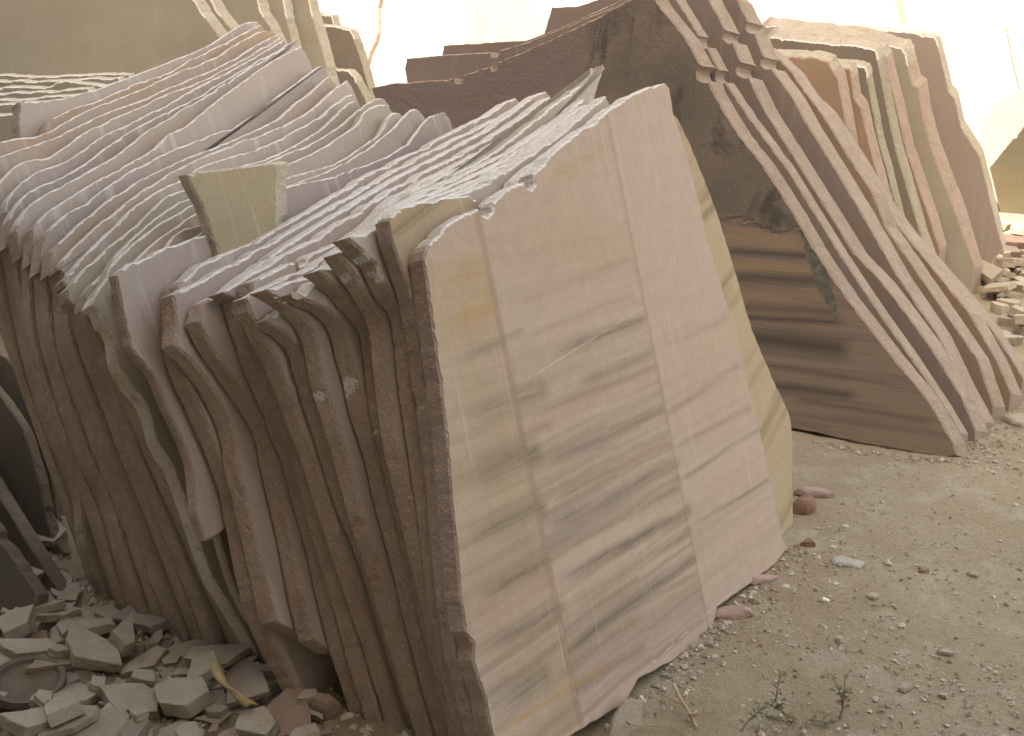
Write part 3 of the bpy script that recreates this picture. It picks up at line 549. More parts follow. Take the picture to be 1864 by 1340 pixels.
def arc(p, q, k=1.0, n=7):
    """half of a drill hole between two outline points, biting into the slab (to the left going down)"""
    mx, my = (p[0] + q[0]) / 2, (p[1] + q[1]) / 2; hx, hy = (q[0] - p[0]) / 2, (q[1] - p[1]) / 2; nx, ny = (-hy, hx) if -hy < 0 else (hy, -hx)
    return [(mx - hx * math.cos(a) + nx * k * math.sin(a), my - hy * math.cos(a) + ny * k * math.sin(a)) for a in (math.pi * i / n for i in range(n + 1))]
G_C = 'slabs of the dark stack behind the main stack'
CM = [F_DARK, E_CPURP, E_CPURP, RIMB]; CB = [F_BROWN, E_CPURP, E_CPURP, RIMB]
slab(CP, [(690,200),(720,330)], [(675,160),(713,151),(790,146),(829,141),(831,150),(841,150),(843,137),(893,120),(896,129),(904,128),(905,113),(975,84),(1088,30),(1150,-2),(1180,-20),(1192,-6)],
     [(1200,10),(1225,40),(1249,70),(1275,117)] + arc((1281,121),(1290,148),1.25) + [(1300,170),(1322,208),(1344,244),(1389,300),(1446,390),(1480,450),(1502,484),(1540,540),(1615,638),(1690,728),(1736,806),(1742,830)],
     0.055, [F_STAIN, E_CPURP, E_CPURP, RIMB], 'wide dark stained slab with orange bands low on its face, front of the dark stack', G_C, 81, shear=(0.045, 0.01),
     bottom=[(1712,832),(1577,809),(1483,788),(1300,752),(1000,660)], nobase=True, smooth=False, ra=(0.0015, 0.003, 0.0014))
CSL = [
 (0.075, [(735,125),(739,106),(800,100),(893,95),(896,104),(905,103),(908,92),(960,76),(1040,44),(1130,6),(1200,-30),(1228,-8)],
  [(1240,10),(1272,62)] + arc((1276,66),(1288,86),0.9) + [(1296,100),(1308,124)] + arc((1312,128),(1321,150),1.1) + [(1370,222),(1427,297),(1487,394),(1540,478),(1596,562),(1652,640),(1715,732),(1750,790)], CM, 'slab with thin mauve edge second from the front of the dark stack', 0.05),
 (0.20, [(803,100),(806,82),(870,78),(957,73),(1030,45),(1130,0),(1240,-50),(1285,-20)],
  [(1295,4),(1319,52)] + arc((1323,56),(1334,76),1.0) + [(1348,110)] + arc((1352,114),(1363,140),1.1) + [(1394,204),(1427,255),(1502,375),(1555,460),(1607,514),(1686,619),(1750,720),(1778,785)], CM, 'slab with two half drill holes in its edge third in the dark stack', 0.085),
 (0.335, [(990,60),(1003,12),(1050,10),(1150,-20),(1300,-40),(1345,0)],
  [(1352,18),(1361,36)] + arc((1364,40),(1374,60),0.9) + [(1388,98)] + arc((1392,104),(1404,124),1.0) + [(1440,172),(1472,229),(1521,308),(1562,375),(1633,500),(1708,610),(1752,700),(1790,769)], CM, 'wide edged slab fourth in the dark stack', 0.09),
 (0.47, [(1100,60),(1250,20),(1400,90),(1440,128)],
  [(1470,170),(1500,212),(1545,285),(1588,350),(1612,412),(1660,480),(1715,560),(1780,653),(1810,739)], CB, 'low slab fifth in the dark stack with a cracked edge', 0.085),
 (0.60, [(1150,120),(1300,90),(1450,150)],
  [(1500,200),(1560,290),(1626,400),(1690,478),(1765,570),(1814,655),(1842,718)], CB, 'low slab sixth in the dark stack', 0.085),
 (0.74, [(1200,160),(1350,130),(1500,220)],
  [(1560,300),(1650,420),(1740,520),(1802,594),(1840,650),(1864,690)], CB, 'rearmost low slab in the dark stack reaching the right frame edge', 0.07),
]
for i, (s_, top, right, mats, words, t) in enumerate(CSL):
    q = top[0]
    slab(CP.off(s_), [(q[0] + 10, q[1] + 60)], top, right, t, mats, 'purple ' + words, G_C, 90 + i, shear=(t * 0.55, 0.01), smooth=False, ra=(0.0012, 0.002, 0.0014))

# ------------------------------------------------------------------ the stack behind that, tops just catching the sun
DO = ground(1800, 528); DD = Vector((0.95, -0.31, 0)).normalized()
DP = Plane((DO.x, DO.y, 0), DD, 17.0)
G_D = 'slabs of the far right stack'
F_DUSK = face_mat('sawn dusky mauve sandstone', (0.33, 0.275, 0.235), (0.30, 0.25, 0.215), (0.33, 0.25, 0.18), 0.4, 0.05, 7, 0.1); DG = [F_GREY, E_FRESHY, E_CPURP, RIM]; DBm = [F_BROWN, E_FRESHY, E_CPURP, RIMB]; DDk = [F_DARK, E_FRESHY, E_CPURP, RIMB]; DGE = [F_GREY, E_FRESHY, E_FRESHY, RIM]; DGY = [F_GREYD, E_FRESHY, E_GREY, RIM]
DSL = [
 (-0.60, [(1395,101),(1440,104),(1479,105),(1509,113)], [(1511,120),(1526,146),(1535,193),(1550,279),(1566,330),(1592,420)], DBm, 'brown faced slab at the front of the far right stack', 0.055),
 (-0.52, [(1420,112),(1532,124),(1545,125)], [(1548,131),(1556,182),(1568,197),(1575,230),(1590,290),(1625,420)], DBm, 'brown slab with a stepped edge second in the far right stack', 0.05),
 (-0.44, [(1450,110),(1550,118),(1575,124)], [(1578,131),(1584,172),(1603,268),(1615,308),(1637,398),(1650,450)], DGY, 'thin greenish edged slab third in the far right stack', 0.04),
 (-0.35, [(1393,67),(1470,77),(1552,82),(1593,92)], [(1596,98),(1612,182),(1633,279),(1648,330),(1678,432),(1695,470)], DGY, 'grey slab with a sunlit white top in the far right stack', 0.05),
 (-0.27, [(1400,60),(1480,66),(1560,76),(1605,90)], [(1607,96),(1612,106),(1618,137),(1634,200),(1650,270),(1675,345),(1712,455)], DBm, 'brown cracked edge slab behind the sunlit white top', 0.055),
 (-0.16, [(1385,45),(1470,55),(1560,64),(1640,88),(1648,98)], [(1650,110),(1661,154),(1672,160),(1680,215),(1698,279),(1735,375),(1776,488)], DG, 'grey green faced slab with a pale wide edge in the far right stack', 0.07),
 (0.05, [(1560,50),(1665,60),(1680,66),(1700,68)], [(1706,75),(1728,167),(1739,180),(1750,232),(1784,285),(1812,400),(1827,451),(1808,475),(1790,520)], [F_DUSK, E_FRESHY, E_FRESHY, RIM], 'dusky grey faced slab at the right end of the far right stack', 0.06),
 (0.22, [(1330,14),(1420,10),(1520,6),(1600,2),(1612,5)], [(1616,14),(1627,62),(1650,160),(1690,320),(1720,440)], [F_DUSK, E_FRESHY, E_FRESHY, RIM], 'pale pink slab rising behind the sunlit white top', 0.06),  # dusky face tone stands in for the shadow on this pale slab
 (0.36, [(1450,-30),(1560,-36),(1636,-34)], [(1642,-10),(1650,30),(1660,78),(1690,200),(1740,380)], [F_BROWN, E_FRESHY, E_FRESHY, RIM], 'tall orange brown slab furthest back in the far right stack', 0.06),
]
for i, (s_, top, right, mats, words, t) in enumerate(DSL):
    q = top[0]
    slab(DP.off(s_), [(q[0] - 2, q[1] + 60)], top, right, t, mats, words, G_D, 110 + i, shear=(t * (0.65 if i != 6 else 0.3), t * 1.0), smooth=False, ra=(0.0015, 0.006, 0.0018))

# ------------------------------------------------------------------ stack behind on the left: tall plain slabs and grey ones
EP = Plane((-1.9, 6.3, 0), (0.99, 0.06), 16.0)
G_E = 'grey slabs standing behind the main stack'
ES = [
 (0.0, [(-60,200)], [(-70,-60),(150,-60),(330,-40),(348,-12)], [(366,22),(399,66),(430,120)], [F_GREY, E_FRESHY, E_FRESHY, RIM], 'tall wide plain beige slab filling the top left corner', 0.06),
 (0.10, [(300,60)], [(300,-60),(370,-50),(384,0)], [(395,22),(424,56),(470,130)], DGE, 'second thick pale edge beside the tall plain beige slab', 0.06),
 (0.24, [(380,80)], [(380,-70),(440,-62),(466,-10)], [(474,22),(492,50),(530,130)], DGE, 'grey slab with a rusty crack behind the highest slab of the main stack', 0.06),
 (0.36, [(440,100)], [(430,-70),(500,-66),(514,-10)], [(520,24),(530,66),(550,140)], DGE, 'grey slab with pale edge right of the rusty crack', 0.05),
 (0.48, [(470,130)], [(470,-70),(540,-70),(558,-20)], [(566,20),(579,63),(598,134),(620,230)], [F_GREY, E_FRESHY, E_FRESHY, RIM], 'tall grey slab with a long pale right edge', 0.06),
 (0.72, [(575,60),(580,150)], [(572,48),(579,45),(610,49),(637,54)], [(642,62),(658,110),(671,157),(690,240)], DGY, 'dark grey slab with a square pale rim beside the sunlit wall', 0.05),
 (0.56, [(590,140),(592,200)], [(596,124),(612,126),(634,130)], [(644,140),(665,179),(690,250)], DGY, 'low dark grey slab in front of the square rimmed one', 0.05),
 (0.84, [(575,60)], [(572,24),(590,26),(604,29)], [(610,50),(620,90),(650,200)], DGY, 'small brownish slab corner above the square rimmed slab', 0.05),
]
for i, (s_, left, top, right, mats, words, t) in enumerate(ES):
    slab(EP.off(s_), left, top, right, t, mats, words, G_E, 130 + i, shear=(t * 0.9, 0.02), smooth=False, ra=(0.003, 0.005, 0.003))
# pale stack at the far left whose tops show edge on
G_M = 'pale slabs lying behind the left end of the main stack'
MPL = Plane((-1.6, 5.0, 0), (0.985, 0.17), 12.0)
MT = [([(-60,212),(40,208),(120,205)], 'front'), ([(-60,196),(30,188),(120,184)], 'second'), ([(-60,184),(20,180),(90,176),(150,172)], 'third'), ([(-60,172),(40,168),(100,166),(160,160)], 'fourth'),
      ([(-60,160),(30,158),(75,160),(100,152),(120,147),(150,152),(190,156)], 'fifth'), ([(-60,150),(20,146),(60,148),(130,146),(170,140),(215,142)], 'sixth'), ([(-60,140),(14,136),(60,140),(150,136),(235,133)], 'rearmost')]
for i, (top, w) in enumerate(MT):
    xr, yr = top[-1]
    slab(MPL.off(i * 0.115), [(-70,260)], top, [(xr + 14, yr + 18), (xr + 30, yr + 60)], 0.055, [F_GREY, E_FRESHY, E_FRESHY, RIM], 'pale rough topped slab, %s of the low stack at the left frame edge' % w, G_M, 150 + i, shear=(0.02, 0.015), ra=(0.004, 0.005, 0.004), smooth=False)

# sunlit slabs leaning on the wall behind
WP = Plane((0.0, 10.2, 0), (1, 0), 8.0)
G_W = 'cream slabs leaning on the sunlit wall'
for i, (l, tp, r, w) in enumerate([([(848,60),(846,140)], [(850,-60),(870,-64),(896,-62)], [(897,10),(893,70),(895,140)], 'narrow cream slab with a yellowish left edge leaning on the sunlit wall'),
                                   ([(900,60),(896,140)], [(902,-60),(930,-62),(962,-60)], [(968,10),(972,60),(985,140)], 'wider cream slab in the middle of those leaning on the sunlit wall'),
                                   ([(975,60),(982,140)], [(970,-60),(984,-62),(992,-60)], [(996,10),(1003,60),(1010,140)], 'slim cream slab right of the wider one on the sunlit wall')]):
    slab(WP.off(-0.05 * i), l, tp, r, 0.05, [F_CREAM, E_FRESHY, E_FRESHY, RIM], w, G_W, 170 + i, smooth=False)
# big whitish slab whose broken right edge shows as a dark line
WP2 = Plane((-1.2, 9.6, 0), (1, 0.04), 10.0)
F_WHITE = face_mat('sawn white stone', (0.78, 0.75, 0.68), (0.74, 0.7, 0.62), (0.7, 0.62, 0.5), 0.3)
slab(WP2, [(540,200)], [(540,-60),(600,-64),(680,-60)], [(692,-4),(688,14),(687,60),(683,76),(672,98),(664,128),(660,220)], 0.06, [F_WHITE, E_BROWN, E_BROWN, E_BROWN], 'large white sunlit slab with a crooked dark right edge', G_W, 180, shear=(0.035, 0), smooth=False)

# right background: slabs lying about in the sun
HP = Plane((3.6, 8.0, 0), (0.97, -0.24), 14.0)
G_H = 'slabs in the sun at the right frame edge'
slab(HP, [(1834,60),(1846,120),(1858,166),(1862,240)], [(1832,48),(1838,30),(1852,18),(1880,8),(1960,0)], [(2000,200)], 0.06, [F_PINK, E_FRESHY, E_FRESHY, RIM], 'pink faced slab with a rounded buff corner at the right frame edge', G_H, 190, smooth=False)
HP2 = Plane((3.55, 7.6, 0), (0.9, -0.43), 30.0)
slab(HP2, [(1784,226),(1800,300),(1812,420)], [(1788,216),(1800,196),(1830,176),(1870,160),(1960,150)], [(2000,300)], 0.05, [F_GREYD, E_FRESHY, E_GREY, RIM], 'pale greenish slab leaning low beneath the rounded corner slab', G_H, 191, smooth=False)  # dark grey face put in for the shade on this pale slab
HP3 = Plane((3.75, 7.6, 0), (0.9, -0.43), -30.0)
slab(HP3, [(1803,313),(1824,400),(1832,440)], [(1800,306),(1830,270),(1864,228),(1930,170)], [(1990,330)], 0.045, [F_GREY, E_CPURP, E_GREY, RIMB], 'dark slab tilted steeply at the right frame edge above the rubble', G_H, 192, smooth=False)

# dark slabs at the lower left
KO = ground(131, 1099); KP = Plane((KO.x, KO.y, 0), Vector((0.86, -0.5, 0)), 28.0)
G_K = 'dark slabs leaning at the left frame edge'
F_KD = face_mat('deep shade brown grey stone', (0.13, 0.105, 0.075), (0.10, 0.082, 0.06), (0.14, 0.10, 0.065), 0.3, 0.1, 9, 0.02)  # near-black tone carries the deep shade around these slabs
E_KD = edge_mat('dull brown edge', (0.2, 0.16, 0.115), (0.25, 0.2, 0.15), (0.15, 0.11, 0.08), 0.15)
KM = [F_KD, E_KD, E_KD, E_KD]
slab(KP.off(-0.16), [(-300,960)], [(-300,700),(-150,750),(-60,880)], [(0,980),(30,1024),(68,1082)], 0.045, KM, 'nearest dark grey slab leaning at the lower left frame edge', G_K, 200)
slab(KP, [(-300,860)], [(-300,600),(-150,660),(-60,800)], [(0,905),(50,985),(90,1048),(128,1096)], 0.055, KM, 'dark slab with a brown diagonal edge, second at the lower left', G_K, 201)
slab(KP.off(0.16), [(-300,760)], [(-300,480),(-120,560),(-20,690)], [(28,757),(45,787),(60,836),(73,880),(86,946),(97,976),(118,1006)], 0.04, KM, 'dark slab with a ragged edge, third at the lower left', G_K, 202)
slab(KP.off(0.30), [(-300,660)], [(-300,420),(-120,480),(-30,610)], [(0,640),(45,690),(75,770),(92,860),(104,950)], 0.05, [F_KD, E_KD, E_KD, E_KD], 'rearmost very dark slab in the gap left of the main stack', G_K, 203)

# ------------------------------------------------------------------ rubble
def stone_mesh(name, rx, ry, t, mat, seed, n=None, sharp=True, irr=0.28, crown=None):
    r = random.Random(seed); n = n or r.choice((4, 4, 5, 5, 6)); bm = bmesh.new()
    ang = sorted((k + r.uniform(-0.33, 0.33)) * 2 * math.pi / n for k in range(n))
    base = [(rx * math.cos(a) * r.uniform(1 - irr, 1 + irr), ry * math.sin(a) * r.uniform(1 - irr, 1 + irr)) for a in ang]
    out = []
    for i in range(n):
        a, b = base[i], base[(i + 1) % n]; L = math.hypot(a[0] - b[0], a[1] - b[1]); m = max(1, int(L / 0.02))
        for k in range(m):
            f = k / m; j = 0.0025 if k else 0.0
            out.append((a[0] + (b[0] - a[0]) * f + r.uniform(-j, j), a[1] + (b[1] - a[1]) * f + r.uniform(-j, j)))
    tx, ty = r.uniform(-0.10, 0.10), r.uniform(-0.10, 0.10)
    sk = (r.uniform(-0.25, 0.25) * t, r.uniform(-0.25, 0.25) * t)
    rings = []
    for w, s in (((0, 0.985), (0.1, 1.0), (0.55, 1.0), (0.93, 0.992), (1.0, 0.968)) if crown is None else ((0, 0.9), (0.15, 1.0), (0.5, 0.95), (0.8, crown + 0.12), (1.0, crown - 0.12))):
        rings.append([bm.verts.new((x * s + sk[0] * w + r.uniform(-0.0012, 0.0012), y * s + sk[1] * w + r.uniform(-0.0012, 0.0012), (w - 0.5) * t + (tx * x + ty * y) * w)) for x, y in out])
    bm.faces.new(list(reversed(rings[0]))); bm.faces.new(rings[-1]); m = len(out)
    for a, b in zip(rings, rings[1:]):
        for i in range(m): bm.faces.new((a[i], a[(i + 1) % m], b[(i + 1) % m], b[i]))
    bmesh.ops.recalc_face_normals(bm, faces=bm.faces[:])
    me = bpy.data.meshes.new(name); bm.to_mesh(me); bm.free(); me.materials.append(mat); return me
HG = {}
CELL = 0.02
def drop(o, x, y, r, t, tiltmax=0.2, rr=rnd):
    """lay a stone on what is already there: slope of the pile under it gives its tilt"""
    c = int(max(1, r * 0.8 / CELL)); ix, iy = int(round(x / CELL)), int(round(y / CELL)); cells = []
    for i in range(-c, c + 1):
        for j in range(-c, c + 1):
            if i * i + j * j <= c * c: cells.append((ix + i, iy + j))
    g = lambda q: HG.get(q, hgt(q[0] * CELL, q[1] * CELL))
    hs = sorted(g(q) for q in cells); k = hs[int(len(hs) * 0.8)]
    gx = sum(g(q) * (q[0] - ix) for q in cells) / (sum((q[0] - ix) ** 2 for q in cells) * CELL or 1)
    gy = sum(g(q) * (q[1] - iy) for q in cells) / (sum((q[1] - iy) ** 2 for q in cells) * CELL or 1)
    gx = max(-tiltmax, min(tiltmax, gx * 0.8)) + rr.uniform(-0.05, 0.05); gy = max(-tiltmax, min(tiltmax, gy * 0.8)) + rr.uniform(-0.05, 0.05)
    nrm = Vector((-gx, -gy, 1)).normalized(); q = Vector((0, 0, 1)).rotation_difference(nrm).to_matrix().to_4x4()
    o.matrix_world = Matrix.Translation((x, y, k + t * 0.42)) @ q @ Matrix.Rotation(rr.uniform(0, 6.28), 4, 'Z')
    top = k + t * 0.9
    for p in cells: HG[p] = max(g(p), top + gx * (p[0] - ix) * CELL + gy * (p[1] - iy) * CELL)
RUB_TEMPL = []
G_RUB = 'pale rubble pieces at the lower left'
def in_rubble(x, y):
    q = MAIN.d.dot(Vector((x, y, 0)) - MAIN.o)
    sN = MAIN.b0.dot(Vector((x, y, 0)) - MAIN.o)
    return q < -1.47 or sN > 1.9
rb = random.Random(21); cnt = 0
spots = []
for gx in range(-30, 5):
    for gy in range(18, 44):
        spots.append((gx * 0.078 + rb.uniform(-.04, .04), gy * 0.078 + rb.uniform(-.04, .04)))
rb.shuffle(spots)
for layer in range(2):
    for x, y in spots:
        if cnt >= 275: break
        if not in_rubble(x, y) or y < 1.55 or x < -0.36 * y - 0.72 - 0.1 * y: continue
        p = Vector((x, y, 0)) - CAM; zc = p.y * cP - p.z * sP; px = 932 + FPX * p.x / zc; py = 670 - FPX * (p.y * sP + p.z * cP) / zc
        if not (-60 < px < 640 and 980 < py < 1420): continue
        if layer == 1 and rb.random() < 0.45: continue
        rx = rb.choice((0.02, 0.026, 0.034, 0.042, 0.05, 0.062, 0.08, 0.095)); ry = rx * rb.uniform(0.5, 0.9); t = rb.uniform(0.010, 0.025)
        m = rb.choices((M_RUB, M_RUBP, M_RUBB), (10, 1.2, 0.5))[0]
        o = mk('rubble_stone', stone_mesh('rubble_stone', rx, ry, t, m, 1000 + cnt)); drop(o, x, y, (rx + ry) / 2, t, rr=rb)
        tag(o, 'small broken stone of ordinary shape in the rubble heap at the lower left', 'rubble', G_RUB); cnt += 1
    
# named single pieces among the rubble, laid last so that they show
NAMED = [(60,1300,.085,.05,.035,M_RUB,'long flat pale stone at the bottom left corner of the rubble'), (160,1165,.10,.055,.04,M_RUB,'large pale five sided stone left of the square cut one in the rubble'),
 (226,1150,.035,.075,.05,M_RUB,'upright narrow pale stone under the foot of the main stack'), (325,1255,.09,.055,.04,M_RUB,'largest flat pale stone in the middle of the rubble'), (240,1250,.075,.05,.04,M_RUB,'pale stone with a chamfered front left of the largest flat one'),
 (125,1285,.06,.05,.03,M_RUB,'lightest square pale stone near the bottom left of the rubble'), (345,1310,.045,.03,.02,M_RUB,'thin bright flake of pale stone in front of the largest flat one'), (465,1300,.05,.05,.035,M_RUB,'square pale block right of the thin bright flake'), (552,1325,.05,.03,.03,M_RUB,'pale brick shaped stone at the foot of the brown slabs'),
 (30,1130,.06,.05,.04,M_RUB,'pale stone leaning beside the rusty round lid')]
for i, (px, py, rx, ry, t, m, lab) in enumerate(NAMED):
    p = ground(px, py, 0.07)
    o = mk('rubble_stone', stone_mesh('rubble_stone', rx, ry, t, m, 3000 + i, irr=0.2)); drop(o, p.x, p.y, (rx + ry) / 2, t, 0.2, rb)
    tag(o, lab, 'rubble')

# rusty round lid
def lid():
    p = ground(45, 1215, 0.08); bm = bmesh.new(); n = 48; prof = [(0.0, 0.012), (0.062, 0.012), (0.07, 0.010), (0.075, 0.02), (0.088, 0.021), (0.09, 0.0), (0.0, 0.0)]
    rings = [[bm.verts.new((r * math.cos(k * 2 * math.pi / n), r * math.sin(k * 2 * math.pi / n), z)) for k in range(n)] if r else [bm.verts.new((0, 0, z))] for r, z in prof]
    for a, b in zip(rings, rings[1:]):
        for k in range(n):
            j = (k + 1) % n
            bm.faces.new([v for v in ((a[0], b[k], b[j]) if len(a) == 1 else (a[k], a[j], b[0]) if len(b) == 1 else (a[k], a[j], b[j], b[k]))])
    bmesh.ops.recalc_face_normals(bm, faces=bm.faces[:])
    me = bpy.data.meshes.new('round_lid'); bm.to_mesh(me); bm.free(); me.materials.append(M_RUST)
    o = mk('round_lid', me); drop(o, p.x, p.y, 0.08, 0.02, 0.1, rb); tag(o, 'rusty brown round lid lying in the rubble at the left frame edge', 'lid')
lid()
def strip():
    pts = [(392,1205,.10),(398,1228,.11),(408,1245,.115),(424,1258,.11),(440,1272,.10),(458,1283,.09)]; bm = bmesh.new(); rows = []
    for i, (x, y, z) in enumerate(pts):
        p = ground(x, y, z); w = 0.011 + 0.004 * math.sin(i * 1.7)
        rows.append([bm.verts.new(p + Vector((k * w, 0.004 * math.cos(k * 2 + i), 0.006 * (1 - k * k) + dz))) for dz in (0.0, -0.006) for k in (-1, 0, 1)])
    for a, b in zip(rows, rows[1:]):
        for q0, q1 in ((0, 1), (1, 2), (2, 5), (5, 4), (4, 3), (3, 0)): bm.faces.new((a[q0], a[q1], b[q1], b[q0]))
    for rw in (rows[0], rows[-1]): bm.faces.new((rw[0], rw[1], rw[4], rw[3])); bm.faces.new((rw[1], rw[2], rw[5], rw[4]))
    bmesh.ops.recalc_face_normals(bm, faces=bm.faces[:])
    me = bpy.data.meshes.new('cloth_strip'); bm.to_mesh(me); bm.free(); me.materials.append(M_CLOTH)
    for f in me.polygons: f.use_smooth = True
    tag(mk('cloth_strip', me), 'ochre strip of cloth trailing from under the stack onto the rubble', 'cloth')
strip()

# single stones on the dirt
HG.clear()
ONE = [(1486,893,.075,.03,.025,M_PINKR,'flat pink stone beside the yellow edge of the front slabs'), (1462,922,.045,.035,.05,M_RED,'red brown rock at the foot of the yellow streaked slab'), (1470,984,.025,.018,.022,M_RED,'small dark red rock in front of the banded slab foot'),
 (1540,1020,.055,.03,.012,M_GREYR,'grey crust of cement lying on the dirt'), (1503,1088,.013,.01,.012,M_WHITE,'small white pebble on the dirt right of the banded slab'), (1528,1164,.014,.012,.014,M_RUB,'rounded pale pebble below the small white one'),
 (1722,1186,.018,.013,.014,M_RUB,'pale angular pebble alone on the dirt at right'), (1850,762,.05,.05,.03,M_RUB,'square pale block at the right frame edge'), (1650,1250,.022,.016,.012,M_RUBP,'pinkish flat pebble near the bottom right'), (1716,1265,.016,.01,.01,M_RUB,'light flat pebble right of the pinkish one'),
 (1328,1112,.07,.03,.02,M_PINKR,'pink flake lying under the lower edge of the banded slab'), (1385,1050,.06,.025,.02,M_PINKR,'second pink flake under the right end of the banded slab'), (590,1295,.04,.035,.06,M_RUBB,'brown broken block among the feet of the brown edged slabs'), (1590,1083,.02,.015,.012,M_RUB,'tan pebble in the middle of the dirt'),
 (1680,1032,.016,.012,.016,M_RUBB,'dark brown pebble on the dirt right of the cement crust'), (1775,1038,.02,.014,.016,M_RUB,'cluster pebble at the right of the dirt')]
for i, (px, py, rx, ry, t, m, lab) in enumerate(ONE):
    p = ground(px, py, 0.01); o = mk('loose_stone', stone_mesh('loose_stone', rx, ry, t, m, 4000 + i, n=6 + i % 3, irr=0.36, crown=0.72)); drop(o, p.x, p.y, (rx + ry) / 2, t, 0.1, rb); tag(o, lab, 'stone')
    o.matrix_world = Matrix.Translation((p.x, p.y, hgt(p.x, p.y) + t * 0.4)) @ Matrix.Rotation(0.3 * (i % 3) - 0.2, 4, 'Z')
# pale flake propped against the foot of the front slab
FL = Plane(tuple(ground(1105, 1352)), Vector((0.85, 0.5, 0)), 32)
slab(FL, [(1118,1310),(1108,1345)], [(1138,1276),(1150,1270),(1172,1272)], [(1174,1290),(1166,1330),(1150,1362)], 0.018, [M_RUB, M_RUB, M_RUB, M_RUB], 'pale stone flake propped against the lower edge of the front slab', None, 220, cat='stone', name='stone_flake', smooth=False)
# rubble in the sun at the far right
G_SR = 'pale stones in the sun at the right'
for k in range(110):
    px = rb.uniform(1770, 1900); py = rb.uniform(385, 640)
    if px < 1790 + max(0, (520 - py)) * 0.3 or rb.random() < (py - 520) / 120: continue
    p = ground(px, py, 0.02); rx = rb.uniform(0.035, 0.12); t = rb.uniform(0.02, 0.05); ry = rx * rb.uniform(.55, .9)
    o = mk('rubble_stone', stone_mesh('rubble_stone', rx, ry, t, rb.choices((M_RUB, M_RUBP), (6, 1))[0], 5000 + k)); drop(o, p.x, p.y, (rx + ry) / 2, t, 0.25, rb)
    tag(o, 'pale broken stone on the ground beside the far right stack', 'rubble', G_SR)
p = ground(1845, 425, 0.1); o = mk('rubble_stone', stone_mesh('rubble_stone', 0.2, 0.12, 0.05, M_PINKR, 5999)); drop(o, p.x, p.y, 0.16, 0.05, 0.1, rb)
tag(o, 'pink flat slab piece on the sunlit rubble at the right frame edge', 'rubble', G_SR)

# gravel: nobody could count it
def gravel():
    g = random.Random(5); bm = bmesh.new()
    def pebble(x, y, s, mi):
        c = Vector((x, y, hgt(x, y) + s * 0.22)); q = Matrix.Rotation(g.uniform(0, 6.28), 3, 'Z')
        v = [bm.verts.new(c + q @ Vector((s * a * g.uniform(.6, 1.2), s * b * g.uniform(.5, 1.0), s * cc * g.uniform(.35, .75)))) for a, b, cc in ((1, 0, -.2), (0, 1, .1), (-1, 0, 0), (0, -1, -.1), (.2, .1, 1), (0, 0, -1))]
        for i in range(4):
            for e in (4, 5):
                f = bm.faces.new((v[i], v[(i + 1) % 4], v[e])); f.material_index = mi
    for k in range(24000):
        y = 1.7 + 5.0 * g.random() ** 1.5; x = g.uniform(-0.2, 0.62 * y + 0.2)
        sN = MAIN.b0.dot(Vector((x, y, 0)) - MAIN.o)
        if sN > -0.01 and y < 4: continue
        dens = 0.5 + 0.5 * noise.noise((x * 1.6, y * 1.6, 1)) + 0.3 * noise.noise((x * 5, y * 5, 1))
        if g.random() > dens: continue
        s = 0.0026 + 0.0068 * g.random() ** 3 + (0.011 * g.random() if g.random() < 0.04 else 0)
        pebble(x, y, s, g.choices((0, 1, 2, 3), (5, 3, 2, 1))[0])
    for k in range(12000):
        y = g.uniform(1.6, 3.6); x = g.uniform(-1.9, -0.1)
        if not in_rubble(x, y) and MAIN.d.dot(Vector((x, y, 0)) - MAIN.o) > -1.40: continue
        pebble(x, y, 0.004 + 0.017 * g.random() ** 2, g.choices((0, 1, 2), (5, 3, 1))[0])
    for a, b2, n_, sp_ in (((1090, 1340), (1445, 990), 450, 0.05), ((1445, 800), (1742, 842), 220, 0.06), ((1742, 842), (1864, 700), 300, 0.08)):
        for k in range(n_):                                            # chips banked against the foot of the stacks
            f = g.random(); p = ground(a[0] + (b2[0] - a[0]) * f, a[1] + (b2[1] - a[1]) * f); o_ = abs(g.gauss(0, sp_))
            pebble(p.x + o_ * 0.75, p.y - o_ * 0.65, 0.003 + 0.011 * g.random() ** 2.5, g.choices((0, 1, 2, 3), (3, 3, 2, 2))[0])
    bmesh.ops.recalc_face_normals(bm, faces=bm.faces[:])
    me = bpy.data.meshes.new('gravel'); bm.to_mesh(me); bm.free()
    for m in (M_GRAV, M_DIRT, M_RUB, M_RUBP): me.materials.append(m)
    tag(mk('gravel', me), 'fine gravel and stone chips scattered over the dirt', 'gravel', kind='stuff')
gravel()

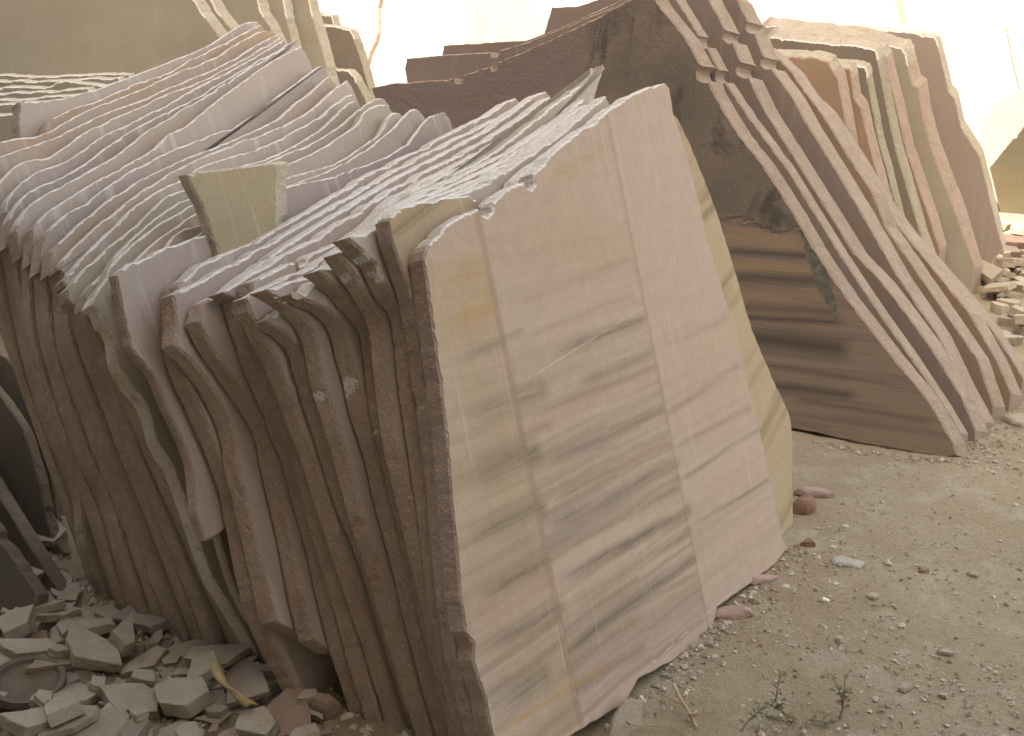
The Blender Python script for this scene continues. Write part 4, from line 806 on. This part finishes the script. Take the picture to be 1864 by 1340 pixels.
# ------------------------------------------------------------------ dry twigs and weeds
def tube(bm, pts, r0, r1, n=6):
    prev = None
    for i, p in enumerate(pts):
        d = (pts[min(i + 1, len(pts) - 1)] - pts[max(i - 1, 0)]).normalized(); a = d.orthogonal().normalized(); b = d.cross(a)
        r = r0 + (r1 - r0) * i / (len(pts) - 1)
        ring = [bm.verts.new(p + a * r * math.cos(k * 6.2832 / n) + b * r * math.sin(k * 6.2832 / n)) for k in range(n)]
        if prev:
            for k in range(n): bm.faces.new((prev[k], prev[(k + 1) % n], ring[(k + 1) % n], ring[k]))
        else: bm.faces.new(list(reversed(ring)))
        prev = ring
    bm.faces.new(prev)
def twig(branches, label, m=M_DRYW):
    bm = bmesh.new()
    for pts, r0, r1 in branches:
        P = crom([ (x, y) for x, y, z in pts], 3); Z = [z for x, y, z in pts]
        V = []
        for i, (x, y) in enumerate(P):
            f = i / (len(P) - 1) * (len(Z) - 1); k = min(int(f), len(Z) - 2); z = Z[k] + (Z[k + 1] - Z[k]) * (f - k)
            V.append(ground(x, y, max(0.004, z) + 0.0) + Vector((0, 0, hgt(0, 0) * 0)))
        tube(bm, V, r0, r1)
    me = bpy.data.meshes.new('dry_twig'); bm.to_mesh(me); bm.free(); me.materials.append(m)
    return tag(mk('dry_twig', me), label, 'twig')
twig([([(1226,1246,.05),(1238,1272,.045),(1250,1290,.03),(1262,1312,.012),(1268,1325,.006)], .0055, .004), ([(1200,1260,.05),(1222,1272,.045),(1240,1280,.04)], .0018, .003), ([(1252,1300,.028),(1268,1298,.03),(1276,1286,.04),(1279,1277,.05)], .003, .0015), ([(1248,1286,.03),(1254,1266,.05),(1250,1252,.06)], .002, .001)],
     'thick pale dry twig lying by the lower edge of the front slab')
twig([([(1135,1306,.03),(1150,1318,.02),(1180,1322,.015),(1214,1320,.02)], .0022, .0014), ([(1150,1318,.02),(1140,1332,.012)], .0016, .001), ([(1222,1318,.01),(1232,1328,.01),(1262,1344,.008)], .002, .001)], 'thin forked dry twig beside the propped stone flake')
def weed(base, stems, leaves, label):
    root = bpy.data.objects.new('weed', None); COL.objects.link(root); root.location = ground(*base, 0.0); tag(root, label, 'weed')
    bm = bmesh.new(); lb = bmesh.new(); r = random.Random(len(label))
    for st in stems:
        V = [ground(x, y, z) - root.location for x, y, z in st]; tube(bm, V, .0026, .0012, 5)
        for k in range(leaves):
            f = 0.35 + 0.65 * k / max(1, leaves - 1); q = f * (len(V) - 1); i = min(int(q), len(V) - 2); p = V[i].lerp(V[i + 1], q - i)
            a = r.uniform(0, 6.28); d = Vector((math.cos(a), math.sin(a), r.uniform(.2, .9))).normalized(); s = d.cross(Vector((0, 0, 1))).normalized(); L = r.uniform(.012, .026); w = L * 0.22
            c = [lb.verts.new(p), lb.verts.new(p + d * L * .5 + s * w), lb.verts.new(p + d * L + Vector((0, 0, -L * .25))), lb.verts.new(p + d * L * .5 - s * w), lb.verts.new(p + d * L * .5 + Vector((0, 0, -w * .5)))]
            lb.faces.new((c[0], c[1], c[4])); lb.faces.new((c[1], c[2], c[4])); lb.faces.new((c[2], c[3], c[4])); lb.faces.new((c[3], c[0], c[4]))
    for nm, m_, mt in (('stem', bm, M_STEM), ('leaves', lb, M_LEAF)):
        me = bpy.data.meshes.new(nm); m_.to_mesh(me); m_.free(); me.materials.append(mt); o = mk(nm, me); o.parent = root
weed((1440, 1315), [[(1440,1315,0),(1428,1300,.02),(1412,1276,.05),(1416,1250,.09),(1419,1230,.115)], [(1440,1315,0),(1446,1312,.02),(1420,1292,.03),(1402,1284,.04)]], 16, 'small green weed with one upright sprig on the dirt')
weed((1528, 1310), [[(1528,1310,0),(1534,1290,.03),(1530,1262,.07),(1514,1228,.12)], [(1534,1290,.03),(1536,1262,.07),(1538,1236,.10)], [(1528,1310,0),(1500,1314,.012),(1470,1310,.014)]], 14, 'green weed with a forked stem right of the upright sprig')
weed((1345, 1335), [[(1345,1335,0),(1362,1312,.025),(1380,1296,.05),(1396,1280,.07)]], 22, 'low leafy weed leaning right near the bottom edge')
